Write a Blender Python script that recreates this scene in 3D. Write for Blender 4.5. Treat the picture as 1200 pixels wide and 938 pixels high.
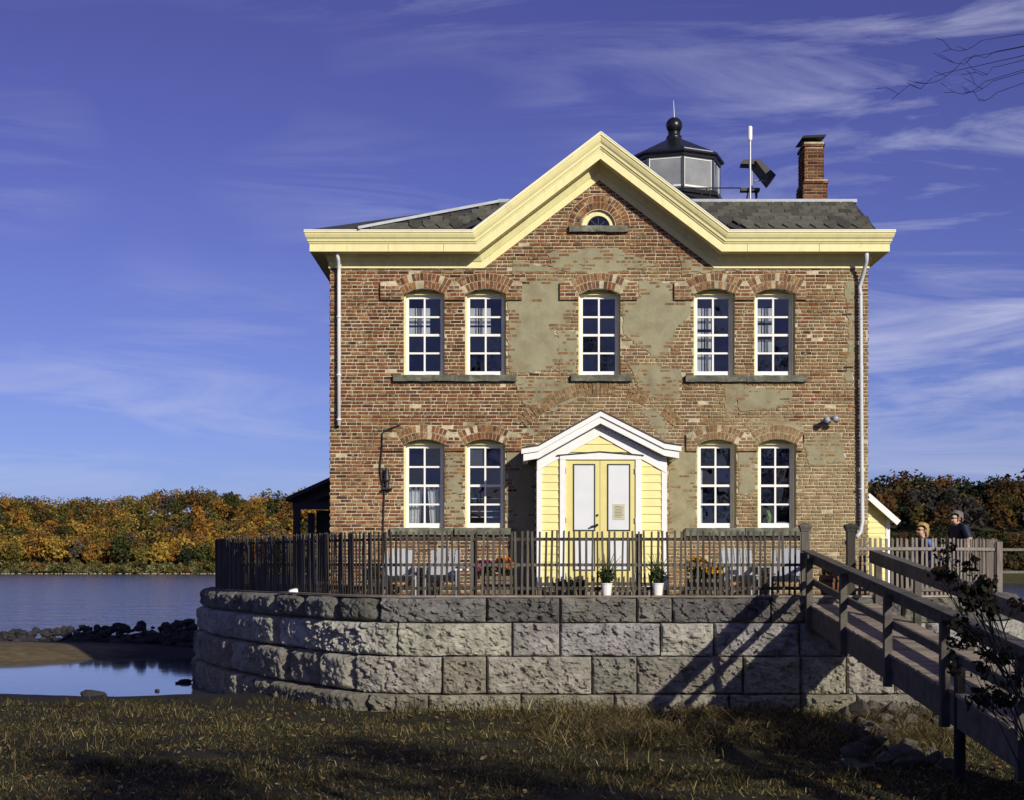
import bpy, bmesh, math, random
import numpy as np
from mathutils import Vector, Matrix
rng = random.Random(7)
NR = np.random.default_rng(11)
R = math.radians
scene = bpy.context.scene
for o in list(bpy.data.objects): bpy.data.objects.remove(o)
col = scene.collection

# ------------------------------------------------------------------ camera, sky, sun, exposure
F = 1872.0; CX = 600.0; HOR = 660.0; ZC = 0.466        # focal length and horizon of the photograph, in its 1200 px frame
cam_d = bpy.data.cameras.new('camera'); cam = bpy.data.objects.new('camera', cam_d); col.objects.link(cam)
cam.location = (0, 0, ZC); cam.rotation_euler = (R(90), 0, 0)
cam_d.sensor_width = 36.0; cam_d.lens = 36.0*F/1200.0
cam_d.shift_y = (HOR-469.0)/1200.0
cam_d.clip_start = 0.05; cam_d.clip_end = 6000
scene.camera = cam

SUN_AZ = 29.0; SUN_EL = 21.0                            # degrees to the right of straight behind the camera, height
sd = Vector((math.sin(R(SUN_AZ))*math.cos(R(SUN_EL)), -math.cos(R(SUN_AZ))*math.cos(R(SUN_EL)), math.sin(R(SUN_EL))))
sun_d = bpy.data.lights.new('sun', 'SUN'); sun = bpy.data.objects.new('sun', sun_d); col.objects.link(sun)
sun_d.energy = 4.5; sun_d.angle = R(0.5); sun_d.color = (1.0, 0.93, 0.80)
sun.rotation_euler = sd.to_track_quat('Z', 'Y').to_euler(); sun.location = (30, -50, 30)

world = bpy.data.worlds.new('World'); scene.world = world; world.use_nodes = True
def build_world():
    nt = world.node_tree; N = nt.nodes; L = nt.links; N.clear()
    out = N.new('ShaderNodeOutputWorld'); bg = N.new('ShaderNodeBackground')
    sky = N.new('ShaderNodeTexSky'); sky.sky_type = 'NISHITA'; sky.sun_disc = False
    sky.sun_elevation = R(SUN_EL); sky.sun_rotation = R(180-SUN_AZ)
    sky.air_density = 1.0; sky.dust_density = 0.25; sky.ozone_density = 3.0; sky.altitude = 50
    tint = N.new('ShaderNodeMix'); tint.data_type = 'RGBA'; tint.blend_type = 'MULTIPLY'; tint.inputs[0].default_value = 1.0
    L.new(sky.outputs[0], tint.inputs[6])
    tc = N.new('ShaderNodeTexCoord')
    sz = N.new('ShaderNodeSeparateXYZ'); L.new(tc.outputs['Generated'], sz.inputs[0])
    ramp = N.new('ShaderNodeValToRGB'); L.new(sz.outputs[2], ramp.inputs[0]); cr = ramp.color_ramp     # the polarised, violet-blue rendering of this sky
    cr.elements[0].position = 0.03; cr.elements[0].color = (0.30, 0.35, 0.72, 1); cr.elements[1].position = 1.0; cr.elements[1].color = (0.35, 0.25, 0.5, 1)
    for p, c in ((0.14, (0.35, 0.30, 0.60)), (0.31, (0.35, 0.235, 0.495))): q = cr.elements.new(p); q.color = (*c, 1)
    dbl = N.new('ShaderNodeVectorMath'); dbl.operation = 'SCALE'; dbl.inputs['Scale'].default_value = 2.0; L.new(ramp.outputs[0], dbl.inputs[0]); L.new(dbl.outputs[0], tint.inputs[7])
    mp = N.new('ShaderNodeMapping'); mp.inputs['Rotation'].default_value = (0, R(13), 0); mp.inputs['Scale'].default_value = (2.2, 2.2, 14); mp.inputs['Location'].default_value = (20, 2, 8.2)
    L.new(tc.outputs['Generated'], mp.inputs[0])
    n1 = N.new('ShaderNodeTexNoise'); n1.inputs['Scale'].default_value = 1.7; n1.inputs['Detail'].default_value = 9; n1.inputs['Roughness'].default_value = 0.62; n1.inputs['Distortion'].default_value = 0.9
    L.new(mp.outputs[0], n1.inputs['Vector'])
    mp2 = N.new('ShaderNodeMapping'); mp2.inputs['Location'].default_value = (3.1, 12, 4.7); mp2.inputs['Scale'].default_value = (2.6, 2.6, 6.5)
    L.new(tc.outputs['Generated'], mp2.inputs[0])
    n2 = N.new('ShaderNodeTexNoise'); n2.inputs['Scale'].default_value = 1.3; n2.inputs['Detail'].default_value = 2
    L.new(mp2.outputs[0], n2.inputs['Vector'])
    r1 = N.new('ShaderNodeMapRange'); r1.inputs[1].default_value = 0.46; r1.inputs[2].default_value = 0.74; L.new(n1.outputs[0], r1.inputs[0])
    # more cirrus to the east (right), thin in the west
    sx = N.new('ShaderNodeSeparateXYZ'); L.new(tc.outputs['Generated'], sx.inputs[0])
    r3 = N.new('ShaderNodeMapRange'); r3.inputs[1].default_value = -0.30; r3.inputs[2].default_value = 0.34; r3.inputs[3].default_value = 0.13; r3.inputs[4].default_value = 0.40; L.new(sx.outputs[0], r3.inputs[0])
    ad = N.new('ShaderNodeMath'); ad.operation = 'ADD'; L.new(n2.outputs[0], ad.inputs[0]); L.new(r3.outputs[0], ad.inputs[1])
    r2 = N.new('ShaderNodeMapRange'); r2.inputs[1].default_value = 0.54; r2.inputs[2].default_value = 0.92; L.new(ad.outputs[0], r2.inputs[0])
    mu = N.new('ShaderNodeMath'); mu.operation = 'MULTIPLY'; L.new(r1.outputs[0], mu.inputs[0]); L.new(r2.outputs[0], mu.inputs[1])
    mu2 = N.new('ShaderNodeMath'); mu2.operation = 'MULTIPLY'; mu2.inputs[1].default_value = 0.86; L.new(mu.outputs[0], mu2.inputs[0])
    mix = N.new('ShaderNodeMix'); mix.data_type = 'RGBA'; L.new(mu2.outputs[0], mix.inputs[0]); L.new(tint.outputs[2], mix.inputs[6]); mix.inputs[7].default_value = (8.2, 8.5, 11.2, 1)
    L.new(mix.outputs[2], bg.inputs[0]); bg.inputs[1].default_value = 0.07
    L.new(bg.outputs[0], out.inputs[0])
build_world()
vs = scene.view_settings; vs.view_transform = 'Standard'; vs.look = 'None'; vs.gamma = 1; vs.exposure = 0.0; vs.use_curve_mapping = False
scene.render.engine = 'CYCLES'
scene.render.resolution_x = 1024; scene.render.resolution_y = 800

def X(px, Y): return (px-CX)*Y/F
def Zp(py, Y): return ZC+(HOR-py)*Y/F

# ------------------------------------------------------------------ numpy noise
def _hash(ix, iy, iz, seed):
    h = (ix*374761393 + iy*668265263 + iz*2147483647 + seed*1274126177) & 0xFFFFFFFF
    h = ((h ^ (h >> 13))*1274126177) & 0xFFFFFFFF
    h = (h ^ (h >> 16)) & 0xFFFFFFFF
    return (h & 0xFFFFFF)/float(0xFFFFFF)
def vnoise(x, y, z, seed=0):
    x = np.asarray(x, float); y = np.asarray(y, float)+0*x; z = np.asarray(z, float)+0*x
    ix = np.floor(x).astype(np.int64); iy = np.floor(y).astype(np.int64); iz = np.floor(z).astype(np.int64)
    fx = x-ix; fy = y-iy; fz = z-iz
    fx = fx*fx*(3-2*fx); fy = fy*fy*(3-2*fy); fz = fz*fz*(3-2*fz)
    r = 0
    for dx in (0, 1):
        for dy in (0, 1):
            for dz in (0, 1):
                w = (fx if dx else 1-fx)*(fy if dy else 1-fy)*(fz if dz else 1-fz)
                r = r+w*_hash(ix+dx, iy+dy, iz+dz, seed)
    return r
def fbm(x, y, z, o=4, seed=0):
    r = 0; a = 0.5; t = 0
    for k in range(o):
        r = r+a*vnoise(x*2**k, y*2**k, z*2**k, seed+k); t += a; a *= 0.5
    return r/t

# ------------------------------------------------------------------ objects
W = {}
def put(o, parent=None, loc=(0, 0, 0), rot=None):
    loc = Vector(loc); col.objects.link(o); W[o.name] = loc
    if parent is not None:
        o.parent = parent; o.location = loc-W[parent.name]
    else: o.location = loc
    if rot is not None: o.rotation_euler = rot
    return o
def tag(o, label=None, cat=None, group=None, kind=None):
    if label: o['label'] = label
    if cat: o['category'] = cat
    if group: o['group'] = group
    if kind: o['kind'] = kind
    return o
def empty(name, loc, label=None, cat=None, group=None):
    o = bpy.data.objects.new(name, None); o.empty_display_size = 0.2; put(o, None, loc); return tag(o, label, cat, group)
def inst(name, mesh, parent, loc, rot=None, scale=None):
    o = bpy.data.objects.new(name, mesh); put(o, parent, loc, rot)
    if scale is not None: o.scale = scale
    return o

class MB:
    def __init__(s): s.v = []; s.f = []; s.c = []
    def face(s, pts, c=None):
        n = len(s.v); s.v += [tuple(p) for p in pts]; s.f.append(tuple(range(n, n+len(pts)))); s.c.append(c)
    def add(s, vs, fs, c=None):
        n = len(s.v); s.v += [tuple(p) for p in vs]
        for f in fs: s.f.append(tuple(i+n for i in f)); s.c.append(c)
    def hexa(s, p, c=None):   # 8 points: bottom 4 ccw, top 4
        s.add(p, [(0, 3, 2, 1), (4, 5, 6, 7), (0, 1, 5, 4), (1, 2, 6, 5), (2, 3, 7, 6), (3, 0, 4, 7)], c)
    def box(s, x0, x1, y0, y1, z0, z1, c=None):
        s.hexa([(x0, y0, z0), (x1, y0, z0), (x1, y1, z0), (x0, y1, z0), (x0, y0, z1), (x1, y0, z1), (x1, y1, z1), (x0, y1, z1)], c)
    def bar(s, p, q, w, h, up=(0, 0, 1), c=None):
        p = Vector(p); q = Vector(q); d = (q-p).normalized(); up = Vector(up)
        r = d.cross(up).normalized(); u = r.cross(d).normalized()
        a = r*(w/2); b = u*(h/2)
        s.hexa([p-a-b, p+a-b, q+a-b, q-a-b, p-a+b, p+a+b, q+a+b, q-a+b], c)
    def tube(s, pts, r, n=8, c=None, cap=True):
        pts = [Vector(p) for p in pts]; rs = r if isinstance(r, (list, tuple)) else [r]*len(pts)
        b = len(s.v); prev = None
        for i, p in enumerate(pts):
            d = (pts[min(i+1, len(pts)-1)]-pts[max(i-1, 0)]).normalized()
            a = Vector((0, 0, 1)) if abs(d.z) < 0.9 else Vector((1, 0, 0))
            if prev is not None: u = (prev-d*prev.dot(d)).normalized()
            else: u = d.cross(a).normalized()
            prev = u; w = d.cross(u)
            for k in range(n):
                t = 2*math.pi*k/n; s.v.append(tuple(p+(u*math.cos(t)+w*math.sin(t))*rs[i]))
        for i in range(len(pts)-1):
            for k in range(n):
                k2 = (k+1) % n
                s.f.append((b+i*n+k, b+i*n+k2, b+(i+1)*n+k2, b+(i+1)*n+k)); s.c.append(c)
        if cap:
            s.f.append(tuple(b+k for k in reversed(range(n)))); s.c.append(c)
            s.f.append(tuple(b+(len(pts)-1)*n+k for k in range(n))); s.c.append(c)
    def lathe(s, prof, cx, cy, n=16, c=None, rot=0):
        b = len(s.v)
        for r, z in prof:
            for k in range(n):
                t = 2*math.pi*k/n+rot; s.v.append((cx+r*math.sin(t), cy-r*math.cos(t), z))
        for i in range(len(prof)-1):
            for k in range(n):
                k2 = (k+1) % n; s.f.append((b+i*n+k, b+i*n+k2, b+(i+1)*n+k2, b+(i+1)*n+k)); s.c.append(c)
        s.f.append(tuple(b+k for k in reversed(range(n)))); s.c.append(c)
        s.f.append(tuple(b+(len(prof)-1)*n+k for k in range(n))); s.c.append(c)
    def prism(s, poly, y0, y1, c=None):     # poly in (x, z)
        n = len(poly); b = len(s.v)
        s.v += [(x, y0, z) for x, z in poly]+[(x, y1, z) for x, z in poly]
        s.f.append(tuple(b+i for i in range(n))); s.c.append(c)
        s.f.append(tuple(b+n+i for i in reversed(range(n)))); s.c.append(c)
        for i in range(n):
            j = (i+1) % n; s.f.append((b+i, b+n+i, b+n+j, b+j)); s.c.append(c)
    def mesh(s, name, mat, origin=None, smooth=False, bevel=0):
        V = np.array(s.v, float)
        if origin is None:
            lo = V.min(0); hi = V.max(0); origin = ((lo[0]+hi[0])/2, (lo[1]+hi[1])/2, lo[2])
        V = V-np.array(origin)
        me = bpy.data.meshes.new(name); me.from_pydata(V.tolist(), [], s.f)
        if any(c is not None for c in s.c):
            a = me.color_attributes.new('Col', 'FLOAT_COLOR', 'CORNER')
            cs = np.ones((len(me.loops), 4), np.float32); i = 0
            for f, c in zip(s.f, s.c):
                if c is not None: cs[i:i+len(f), :3] = c
                i += len(f)
            a.data.foreach_set('color', cs.ravel())
        bm = bmesh.new(); bm.from_mesh(me); bmesh.ops.recalc_face_normals(bm, faces=bm.faces)
        if bevel:
            bmesh.ops.remove_doubles(bm, verts=bm.verts, dist=1e-5)
            es = [e for e in bm.edges if len(e.link_faces) == 2 and e.calc_face_angle(0) > 0.5]
            bmesh.ops.bevel(bm, geom=es, offset=bevel, segments=1, affect='EDGES', clamp_overlap=True)
        bm.to_mesh(me); bm.free()
        if smooth:
            for p in me.polygons: p.use_smooth = True
        me.materials.append(mat)
        return me, origin
    def build(s, name, mat, parent=None, origin=None, smooth=False, bevel=0):
        me, og = s.mesh(name, mat, origin, smooth, bevel)
        return inst(name, me, parent, og)

def np_mesh(name, V, faces, mat, colr=None, smooth=False):
    """V (n,3), faces (m,k) int array, colr (m,3) per face"""
    me = bpy.data.meshes.new(name); V = np.ascontiguousarray(V, np.float32); faces = np.ascontiguousarray(faces, np.int32)
    m, k = faces.shape
    me.vertices.add(len(V)); me.vertices.foreach_set('co', V.ravel())
    me.loops.add(m*k); me.loops.foreach_set('vertex_index', faces.ravel())
    me.polygons.add(m); me.polygons.foreach_set('loop_start', np.arange(0, m*k, k, dtype=np.int32))
    me.update(calc_edges=True); me.validate()
    if colr is not None:
        a = me.color_attributes.new('Col', 'FLOAT_COLOR', 'CORNER')
        cc = np.ones((m*k, 4), np.float32); cc[:, :3] = np.repeat(np.asarray(colr, np.float32), k, axis=0)
        a.data.foreach_set('color', cc.ravel())
    if smooth: me.polygons.foreach_set('use_smooth', np.ones(m, bool))
    me.materials.append(mat)
    return me

# ------------------------------------------------------------------ materials
M = {}
def mat(name, base=(0.5, 0.5, 0.5), rough=0.7, var=0.15, scale=6.0, bump=0.0, bscale=40.0, attr=False, metal=0.0, spec=0.4,
        second=None, sec_scale=2.0, sec_lo=0.5, sec_hi=0.62, stretch=None, rand=0.0, trans=0.0, sec_detail=6):
    m = bpy.data.materials.new(name); m.use_nodes = True; M[name] = m
    nt = m.node_tree; N = nt.nodes; L = nt.links; b = N['Principled BSDF']
    b.inputs['Roughness'].default_value = rough; b.inputs['Metallic'].default_value = metal; b.inputs['Specular IOR Level'].default_value = spec
    g = N.new('ShaderNodeNewGeometry'); vec = g.outputs['Position']
    if stretch:
        mp = N.new('ShaderNodeMapping'); mp.inputs['Scale'].default_value = stretch; L.new(vec, mp.inputs[0]); vec = mp.outputs[0]
    if attr:
        a = N.new('ShaderNodeAttribute'); a.attribute_name = 'Col'; src = a.outputs['Color']
    else:
        c = N.new('ShaderNodeRGB'); c.outputs[0].default_value = (*base, 1); src = c.outputs[0]
    if second is not None:
        n = N.new('ShaderNodeTexNoise'); n.inputs['Scale'].default_value = sec_scale; n.inputs['Detail'].default_value = sec_detail; n.inputs['Roughness'].default_value = 0.65; L.new(vec, n.inputs['Vector'])
        r = N.new('ShaderNodeMapRange'); r.inputs[1].default_value = sec_lo; r.inputs[2].default_value = sec_hi; L.new(n.outputs[0], r.inputs[0])
        mx = N.new('ShaderNodeMix'); mx.data_type = 'RGBA'; L.new(r.outputs[0], mx.inputs[0]); L.new(src, mx.inputs[6]); mx.inputs[7].default_value = (*second, 1); src = mx.outputs[2]
    if var:
        n = N.new('ShaderNodeTexNoise'); n.inputs['Scale'].default_value = scale; n.inputs['Detail'].default_value = 7; n.inputs['Roughness'].default_value = 0.6; L.new(vec, n.inputs['Vector'])
        r = N.new('ShaderNodeMapRange'); r.inputs[1].default_value = 0.3; r.inputs[2].default_value = 0.7; r.inputs[3].default_value = 1-var; r.inputs[4].default_value = 1+var; L.new(n.outputs[0], r.inputs[0])
        fac = r.outputs[0]
        if rand:
            oi = N.new('ShaderNodeObjectInfo'); rr = N.new('ShaderNodeMapRange'); rr.inputs[3].default_value = 1-rand; rr.inputs[4].default_value = 1+rand; L.new(oi.outputs['Random'], rr.inputs[0])
            mm = N.new('ShaderNodeMath'); mm.operation = 'MULTIPLY'; L.new(fac, mm.inputs[0]); L.new(rr.outputs[0], mm.inputs[1]); fac = mm.outputs[0]
        vm = N.new('ShaderNodeVectorMath'); vm.operation = 'SCALE'; L.new(src, vm.inputs[0]); L.new(fac, vm.inputs['Scale']); src = vm.outputs[0]
    L.new(src, b.inputs['Base Color'])
    if bump:
        n = N.new('ShaderNodeTexNoise'); n.inputs['Scale'].default_value = bscale; n.inputs['Detail'].default_value = 6; n.inputs['Roughness'].default_value = 0.65; L.new(vec, n.inputs['Vector'])
        bp = N.new('ShaderNodeBump'); bp.inputs['Strength'].default_value = bump; bp.inputs['Distance'].default_value = 0.02; L.new(n.outputs[0], bp.inputs['Height']); L.new(bp.outputs[0], b.inputs['Normal'])
    if trans:
        tr = N.new('ShaderNodeBsdfTranslucent'); L.new(src, tr.inputs[0]); ms = N.new('ShaderNodeMixShader'); ms.inputs[0].default_value = trans
        L.new(b.outputs[0], ms.inputs[1]); L.new(tr.outputs[0], ms.inputs[2]); L.new(ms.outputs[0], N['Material Output'].inputs[0])
    return m
mat('brick', attr=True, rough=0.88, var=0.35, scale=22, bump=0.5, bscale=70, second=(0.37, 0.31, 0.20), sec_scale=11, sec_lo=0.56, sec_hi=0.72, spec=0.2)
mat('brick_clean', attr=True, rough=0.88, var=0.3, scale=24, bump=0.45, bscale=70, spec=0.2)
mat('mortar', (0.53, 0.465, 0.32), 0.95, 0.3, 9, 0.6, 60, second=(0.27, 0.225, 0.135), sec_scale=2.2, sec_lo=0.46, sec_hi=0.66, spec=0.15)
mat('plaster', (0.285, 0.265, 0.17), 0.95, 0.16, 4, 0.35, 45, second=(0.23, 0.20, 0.125), sec_scale=2.2, sec_lo=0.48, sec_hi=0.66, spec=0.15)
mat('yellow_trim', (0.76, 0.705, 0.355), 0.55, 0.10, 3, 0.10, 60, second=(0.50, 0.45, 0.25), sec_scale=3.0, sec_lo=0.56, sec_hi=0.78, stretch=(2.6, 2.6, 0.9))
mat('clapboard', (0.77, 0.69, 0.285), 0.5, 0.10, 6, 0.10, 70, stretch=(1, 1, 6), second=(0.60, 0.52, 0.24), sec_scale=3, sec_lo=0.58, sec_hi=0.75, rand=0.05)
mat('door_yellow', (0.70, 0.62, 0.24), 0.45, 0.05, 6, 0.03, 60)
mat('white_paint', (0.78, 0.78, 0.76), 0.45, 0.05, 8, 0.04, 80)
mat('panel_white', (0.66, 0.68, 0.70), 0.4, 0.05, 4)
mat('dark_line', (0.02, 0.03, 0.025), 0.5, 0.1)
mat('sill', (0.115, 0.12, 0.092), 0.95, 0.35, 9, 0.6, 40, second=(0.20, 0.205, 0.15), sec_scale=7)
mat('slate', (0.085, 0.083, 0.062), 0.75, 0.3, 10, 0.4, 40, rand=0.38)
mat('roof_dark', (0.045, 0.045, 0.05), 0.7, 0.2, 6, 0.3)
mat('pipe_grey', (0.52, 0.55, 0.58), 0.5, 0.08, 6)
mat('lead', (0.33, 0.35, 0.38), 0.55, 0.15, 6, 0.1, metal=0.2)
mat('black_metal', (0.008, 0.009, 0.012), 0.32, 0.2, 8, spec=0.5)
mat('grey_metal', (0.42, 0.43, 0.45), 0.4, 0.1, 8, metal=0.5)
mat('dark_metal', (0.025, 0.025, 0.028), 0.5, 0.2, 8)
mat('fence_wood', (0.078, 0.070, 0.058), 0.9, 0.35, 9, 0.4, 60, stretch=(4, 4, 0.5), rand=0.55)
mat('fence_lit', (0.19, 0.165, 0.14), 0.9, 0.3, 9, 0.4, 60, stretch=(4, 4, 0.5), rand=0.3)  # lighter copy of the fence wood, sunlight put into its colour
mat('ramp_wood', (0.105, 0.093, 0.08), 0.9, 0.35, 6, 0.4, 60, second=(0.05, 0.055, 0.035), sec_scale=2.2, sec_lo=0.5, sec_hi=0.7, rand=0.2)
mat('plank', (0.26, 0.215, 0.165), 0.9, 0.3, 7, 0.4, 60, stretch=(0.6, 4, 4), rand=0.25)
mat('piling', (0.012, 0.012, 0.012), 0.9, 0.3, 8, 0.5, 40)
mat('shed_dark', (0.055, 0.053, 0.055), 0.8, 0.2, 6)
mat('chair_white', (0.33, 0.35, 0.39), 0.6, 0.08, 8)
mat('planter_wood', (0.17, 0.13, 0.085), 0.9, 0.3, 8, 0.3, stretch=(0.6, 1, 5))
mat('leaf_attr', attr=True, rough=0.75, var=0.2, scale=3, spec=0.25, trans=0.25)
mat('straw', attr=True, rough=0.85, var=0.25, scale=2, spec=0.2, trans=0.2)
mat('bark', (0.07, 0.055, 0.045), 0.95, 0.35, 12, 0.6, 30)
mat('skin', attr=True, rough=0.6, var=0.06, scale=30, spec=0.3)
mat('cloth', attr=True, rough=0.9, var=0.1, scale=20, spec=0.15)
mat('curtain', (0.80, 0.80, 0.76), 0.9, 0.08, 10)
mat('room', (0.10, 0.095, 0.085), 0.9, 0.15, 3)
mat('paper', (0.52, 0.50, 0.36), 0.8, 0.08, 20)
mat('rock_dark', (0.026, 0.025, 0.027), 0.9, 0.4, 5, 0.6, 12, rand=0.4)
mat('rubble', (0.085, 0.075, 0.06), 0.95, 0.35, 6, 0.6, 25, rand=0.4)
mat('path_top', (0.17, 0.15, 0.115), 0.95, 0.3, 5, 0.5, 30, second=(0.07, 0.075, 0.03), sec_scale=1.5)
def stone_mat():
    m = mat('stone', attr=True, rough=0.95, var=0.34, scale=5, bump=0.0, spec=0.15, second=(0.085, 0.075, 0.05), sec_scale=7, sec_lo=0.56, sec_hi=0.76)
    nt = m.node_tree; N = nt.nodes; L = nt.links; b = N['Principled BSDF']
    g = N.new('ShaderNodeNewGeometry')
    mp = N.new('ShaderNodeMapping'); mp.inputs['Rotation'].default_value = (0, R(35), 0); mp.inputs['Scale'].default_value = (1, 1, 2.6); L.new(g.outputs['Position'], mp.inputs[0])
    n = N.new('ShaderNodeTexNoise'); n.inputs['Scale'].default_value = 11; n.inputs['Detail'].default_value = 10; n.inputs['Roughness'].default_value = 0.78; L.new(mp.outputs[0], n.inputs['Vector'])
    bp = N.new('ShaderNodeBump'); bp.inputs['Strength'].default_value = 1.0; bp.inputs['Distance'].default_value = 0.22; L.new(n.outputs[0], bp.inputs['Height']); L.new(bp.outputs[0], b.inputs['Normal'])
stone_mat()
def glass_mat(name, tint, ior, tcol):
    m = bpy.data.materials.new(name); m.use_nodes = True; M[name] = m
    nt = m.node_tree; N = nt.nodes; L = nt.links; N.remove(N['Principled BSDF'])
    tr = N.new('ShaderNodeBsdfTransparent'); tr.inputs[0].default_value = (*tcol, 1)
    gl = N.new('ShaderNodeBsdfGlossy'); gl.inputs[0].default_value = (*tint, 1); gl.inputs['Roughness'].default_value = 0.015
    g = N.new('ShaderNodeNewGeometry')
    nz = N.new('ShaderNodeTexNoise'); nz.inputs['Scale'].default_value = 2.5; L.new(g.outputs['Position'], nz.inputs['Vector'])
    bp = N.new('ShaderNodeBump'); bp.inputs['Strength'].default_value = 0.12; bp.inputs['Distance'].default_value = 0.05; L.new(nz.outputs[0], bp.inputs['Height']); L.new(bp.outputs[0], gl.inputs['Normal'])
    fr = N.new('ShaderNodeFresnel'); fr.inputs[0].default_value = ior
    mx = N.new('ShaderNodeMixShader'); L.new(fr.outputs[0], mx.inputs[0]); L.new(tr.outputs[0], mx.inputs[1]); L.new(gl.outputs[0], mx.inputs[2]); L.new(mx.outputs[0], N['Material Output'].inputs[0])
glass_mat('glass', (1, 1, 1), 1.55, (0.8, 0.82, 0.85))
mat('frosted', (0.25, 0.262, 0.265), 0.28, 0.22, 2.2, spec=0.7)
def water_mat(name, scale, strength, stretch, base, rough):
    m = bpy.data.materials.new(name); m.use_nodes = True; M[name] = m
    nt = m.node_tree; N = nt.nodes; L = nt.links; b = N['Principled BSDF']
    b.inputs['Base Color'].default_value = (*base, 1); b.inputs['Roughness'].default_value = rough; b.inputs['IOR'].default_value = 1.33; b.inputs['Specular IOR Level'].default_value = 0.5
    g = N.new('ShaderNodeNewGeometry'); mp = N.new('ShaderNodeMapping'); mp.inputs['Scale'].default_value = stretch; L.new(g.outputs['Position'], mp.inputs[0])
    n = N.new('ShaderNodeTexNoise'); n.inputs['Scale'].default_value = scale; n.inputs['Detail'].default_value = 5; n.inputs['Roughness'].default_value = 0.6; L.new(mp.outputs[0], n.inputs['Vector'])
    bp = N.new('ShaderNodeBump'); bp.inputs['Strength'].default_value = strength; bp.inputs['Distance'].default_value = 0.3; L.new(n.outputs[0], bp.inputs['Height']); L.new(bp.outputs[0], b.inputs['Normal'])
water_mat('river_water', 0.35, 0.8, (0.6, 1, 1), (0.022, 0.026, 0.05), 0.12)
water_mat('pool_water', 0.5, 0.012, (1, 1, 1), (0.05, 0.048, 0.045), 0.06)
def ground_mat():
    m = mat('ground', (0.10, 0.078, 0.042), 0.95, 0.35, 3.5, 0.7, 18, attr=True, spec=0.2)
ground_mat()

# ------------------------------------------------------------------ the ground, river, far hills
def smooth(a, b, t): t = np.clip((t-a)/(b-a), 0, 1); return t*t*(3-2*t)
def hill(x, y):
    left = smooth(385, 400, y)*1.6 + smooth(398, 500, y)*(15.2+1.8*np.sin(x/33.0+3.6)+1.0*np.sin(x/9.0)+4.0*(fbm(x/40, y/60, 0.5, 2, 5)-0.5))
    right = smooth(208, 216, y)*1.5+smooth(216, 300, y)*10.6+smooth(300, 400, y)*4.0
    k = smooth(-5, 25, x)
    return left*(1-k)+right*k
def ground_z(x, y):
    z = -1.52+0.10*(fbm(x*0.45, y*0.45, 0, 3, 3)-0.5)+0.03*(fbm(x*2, y*2, 0, 2, 9)-0.5)
    z = z+smooth(16, 9, y)*0.10
    # tidal hollow left of and behind the pier
    lf = smooth(-1.0, -4.0, x)
    pool = smooth(24.3, 27.2, y+0.35*np.sin(x*0.8))*smooth(38.5, 33.2, y-0.06*x)
    z = z-lf*0.45*pool
    z = z-lf*0.12*smooth(24, 27, y)
    z = z+lf*smooth(-8.3, -12.5, x-0.3*(y-36))*smooth(33.2, 36.5, y)*smooth(43, 38, y)*0.22
    # river bed
    z = z-smooth(44, 62, y)*1.9
    z = np.where(y > 180, -3.4+hill(x, y)+smooth(383, 392, y)*1.6*(1-smooth(-5, 25, x))+smooth(206, 214, y)*1.6*smooth(-5, 25, x), z)
    return z
def build_ground():
    xs = np.unique(np.concatenate([np.arange(-900, -60, 30), np.arange(-60, -14, 2.0), np.arange(-14, 9, 0.16), np.arange(9, 60, 2.0), np.arange(60, 900, 30)]))
    ys = np.unique(np.concatenate([np.arange(-80, 0, 8), np.arange(0, 12, 0.8), np.arange(12, 46, 0.16), np.arange(46, 80, 2), np.arange(80, 200, 12), np.arange(200, 420, 3), np.arange(420, 620, 8), np.arange(620, 1500, 60)]))
    gx, gy = np.meshgrid(xs, ys); gz = ground_z(gx, gy)
    nx = len(xs); ny = len(ys)
    V = np.stack([gx.ravel(), gy.ravel(), gz.ravel()], 1)
    i = np.arange((ny-1)*nx).reshape(ny-1, nx)[:, :-1].ravel()
    Fc = np.stack([i, i+1, i+nx+1, i+nx], 1)
    cx = V[Fc].mean(1); x, y = cx[:, 0], cx[:, 1]
    grass = np.array([0.026, 0.023, 0.012]); mud = np.array([0.022, 0.018, 0.018]); sand = np.array([0.12, 0.092, 0.048]); wood = np.array([0.05, 0.05, 0.018])
    n = fbm(x*0.7, y*0.7, 1, 3, 21)[:, None]
    c = grass*(0.55+0.9*n)
    lf = smooth(0.0, -3.0, x)
    k = (smooth(22.8, 24.6, y+1.3*(n[:, 0]-0.5)*2)*lf)[:, None]; c = c*(1-k)+mud*k
    k = (smooth(-8.4, -10, x)*smooth(33.4, 34.4, y)*smooth(39.5, 38, y+0.5*(n[:, 0]-0.5)))[:, None]; c = c*(1-k)+sand*k
    k = (y > 100)[:, None]; c = np.where(k, wood*(0.6+0.8*n), c)
    me = np_mesh('ground', V, Fc, M['ground'], c, True)
    return tag(inst('ground', me, None, (0, 0, 0)), kind='structure')
build_ground()
def sheet(name, x0, x1, y0, y1, z, m, label=None):
    b = MB(); b.face([(x0, y0, z), (x1, y0, z), (x1, y1, z), (x0, y1, z)])
    return tag(b.build(name, M[m], None, (0, 0, 0)), kind='structure')
sheet('river', -900, 900, 46, 470, -2.2, 'river_water')
sheet('tidal_pool', -22, -3.2, 24.2, 40, -1.715, 'pool_water')

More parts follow.
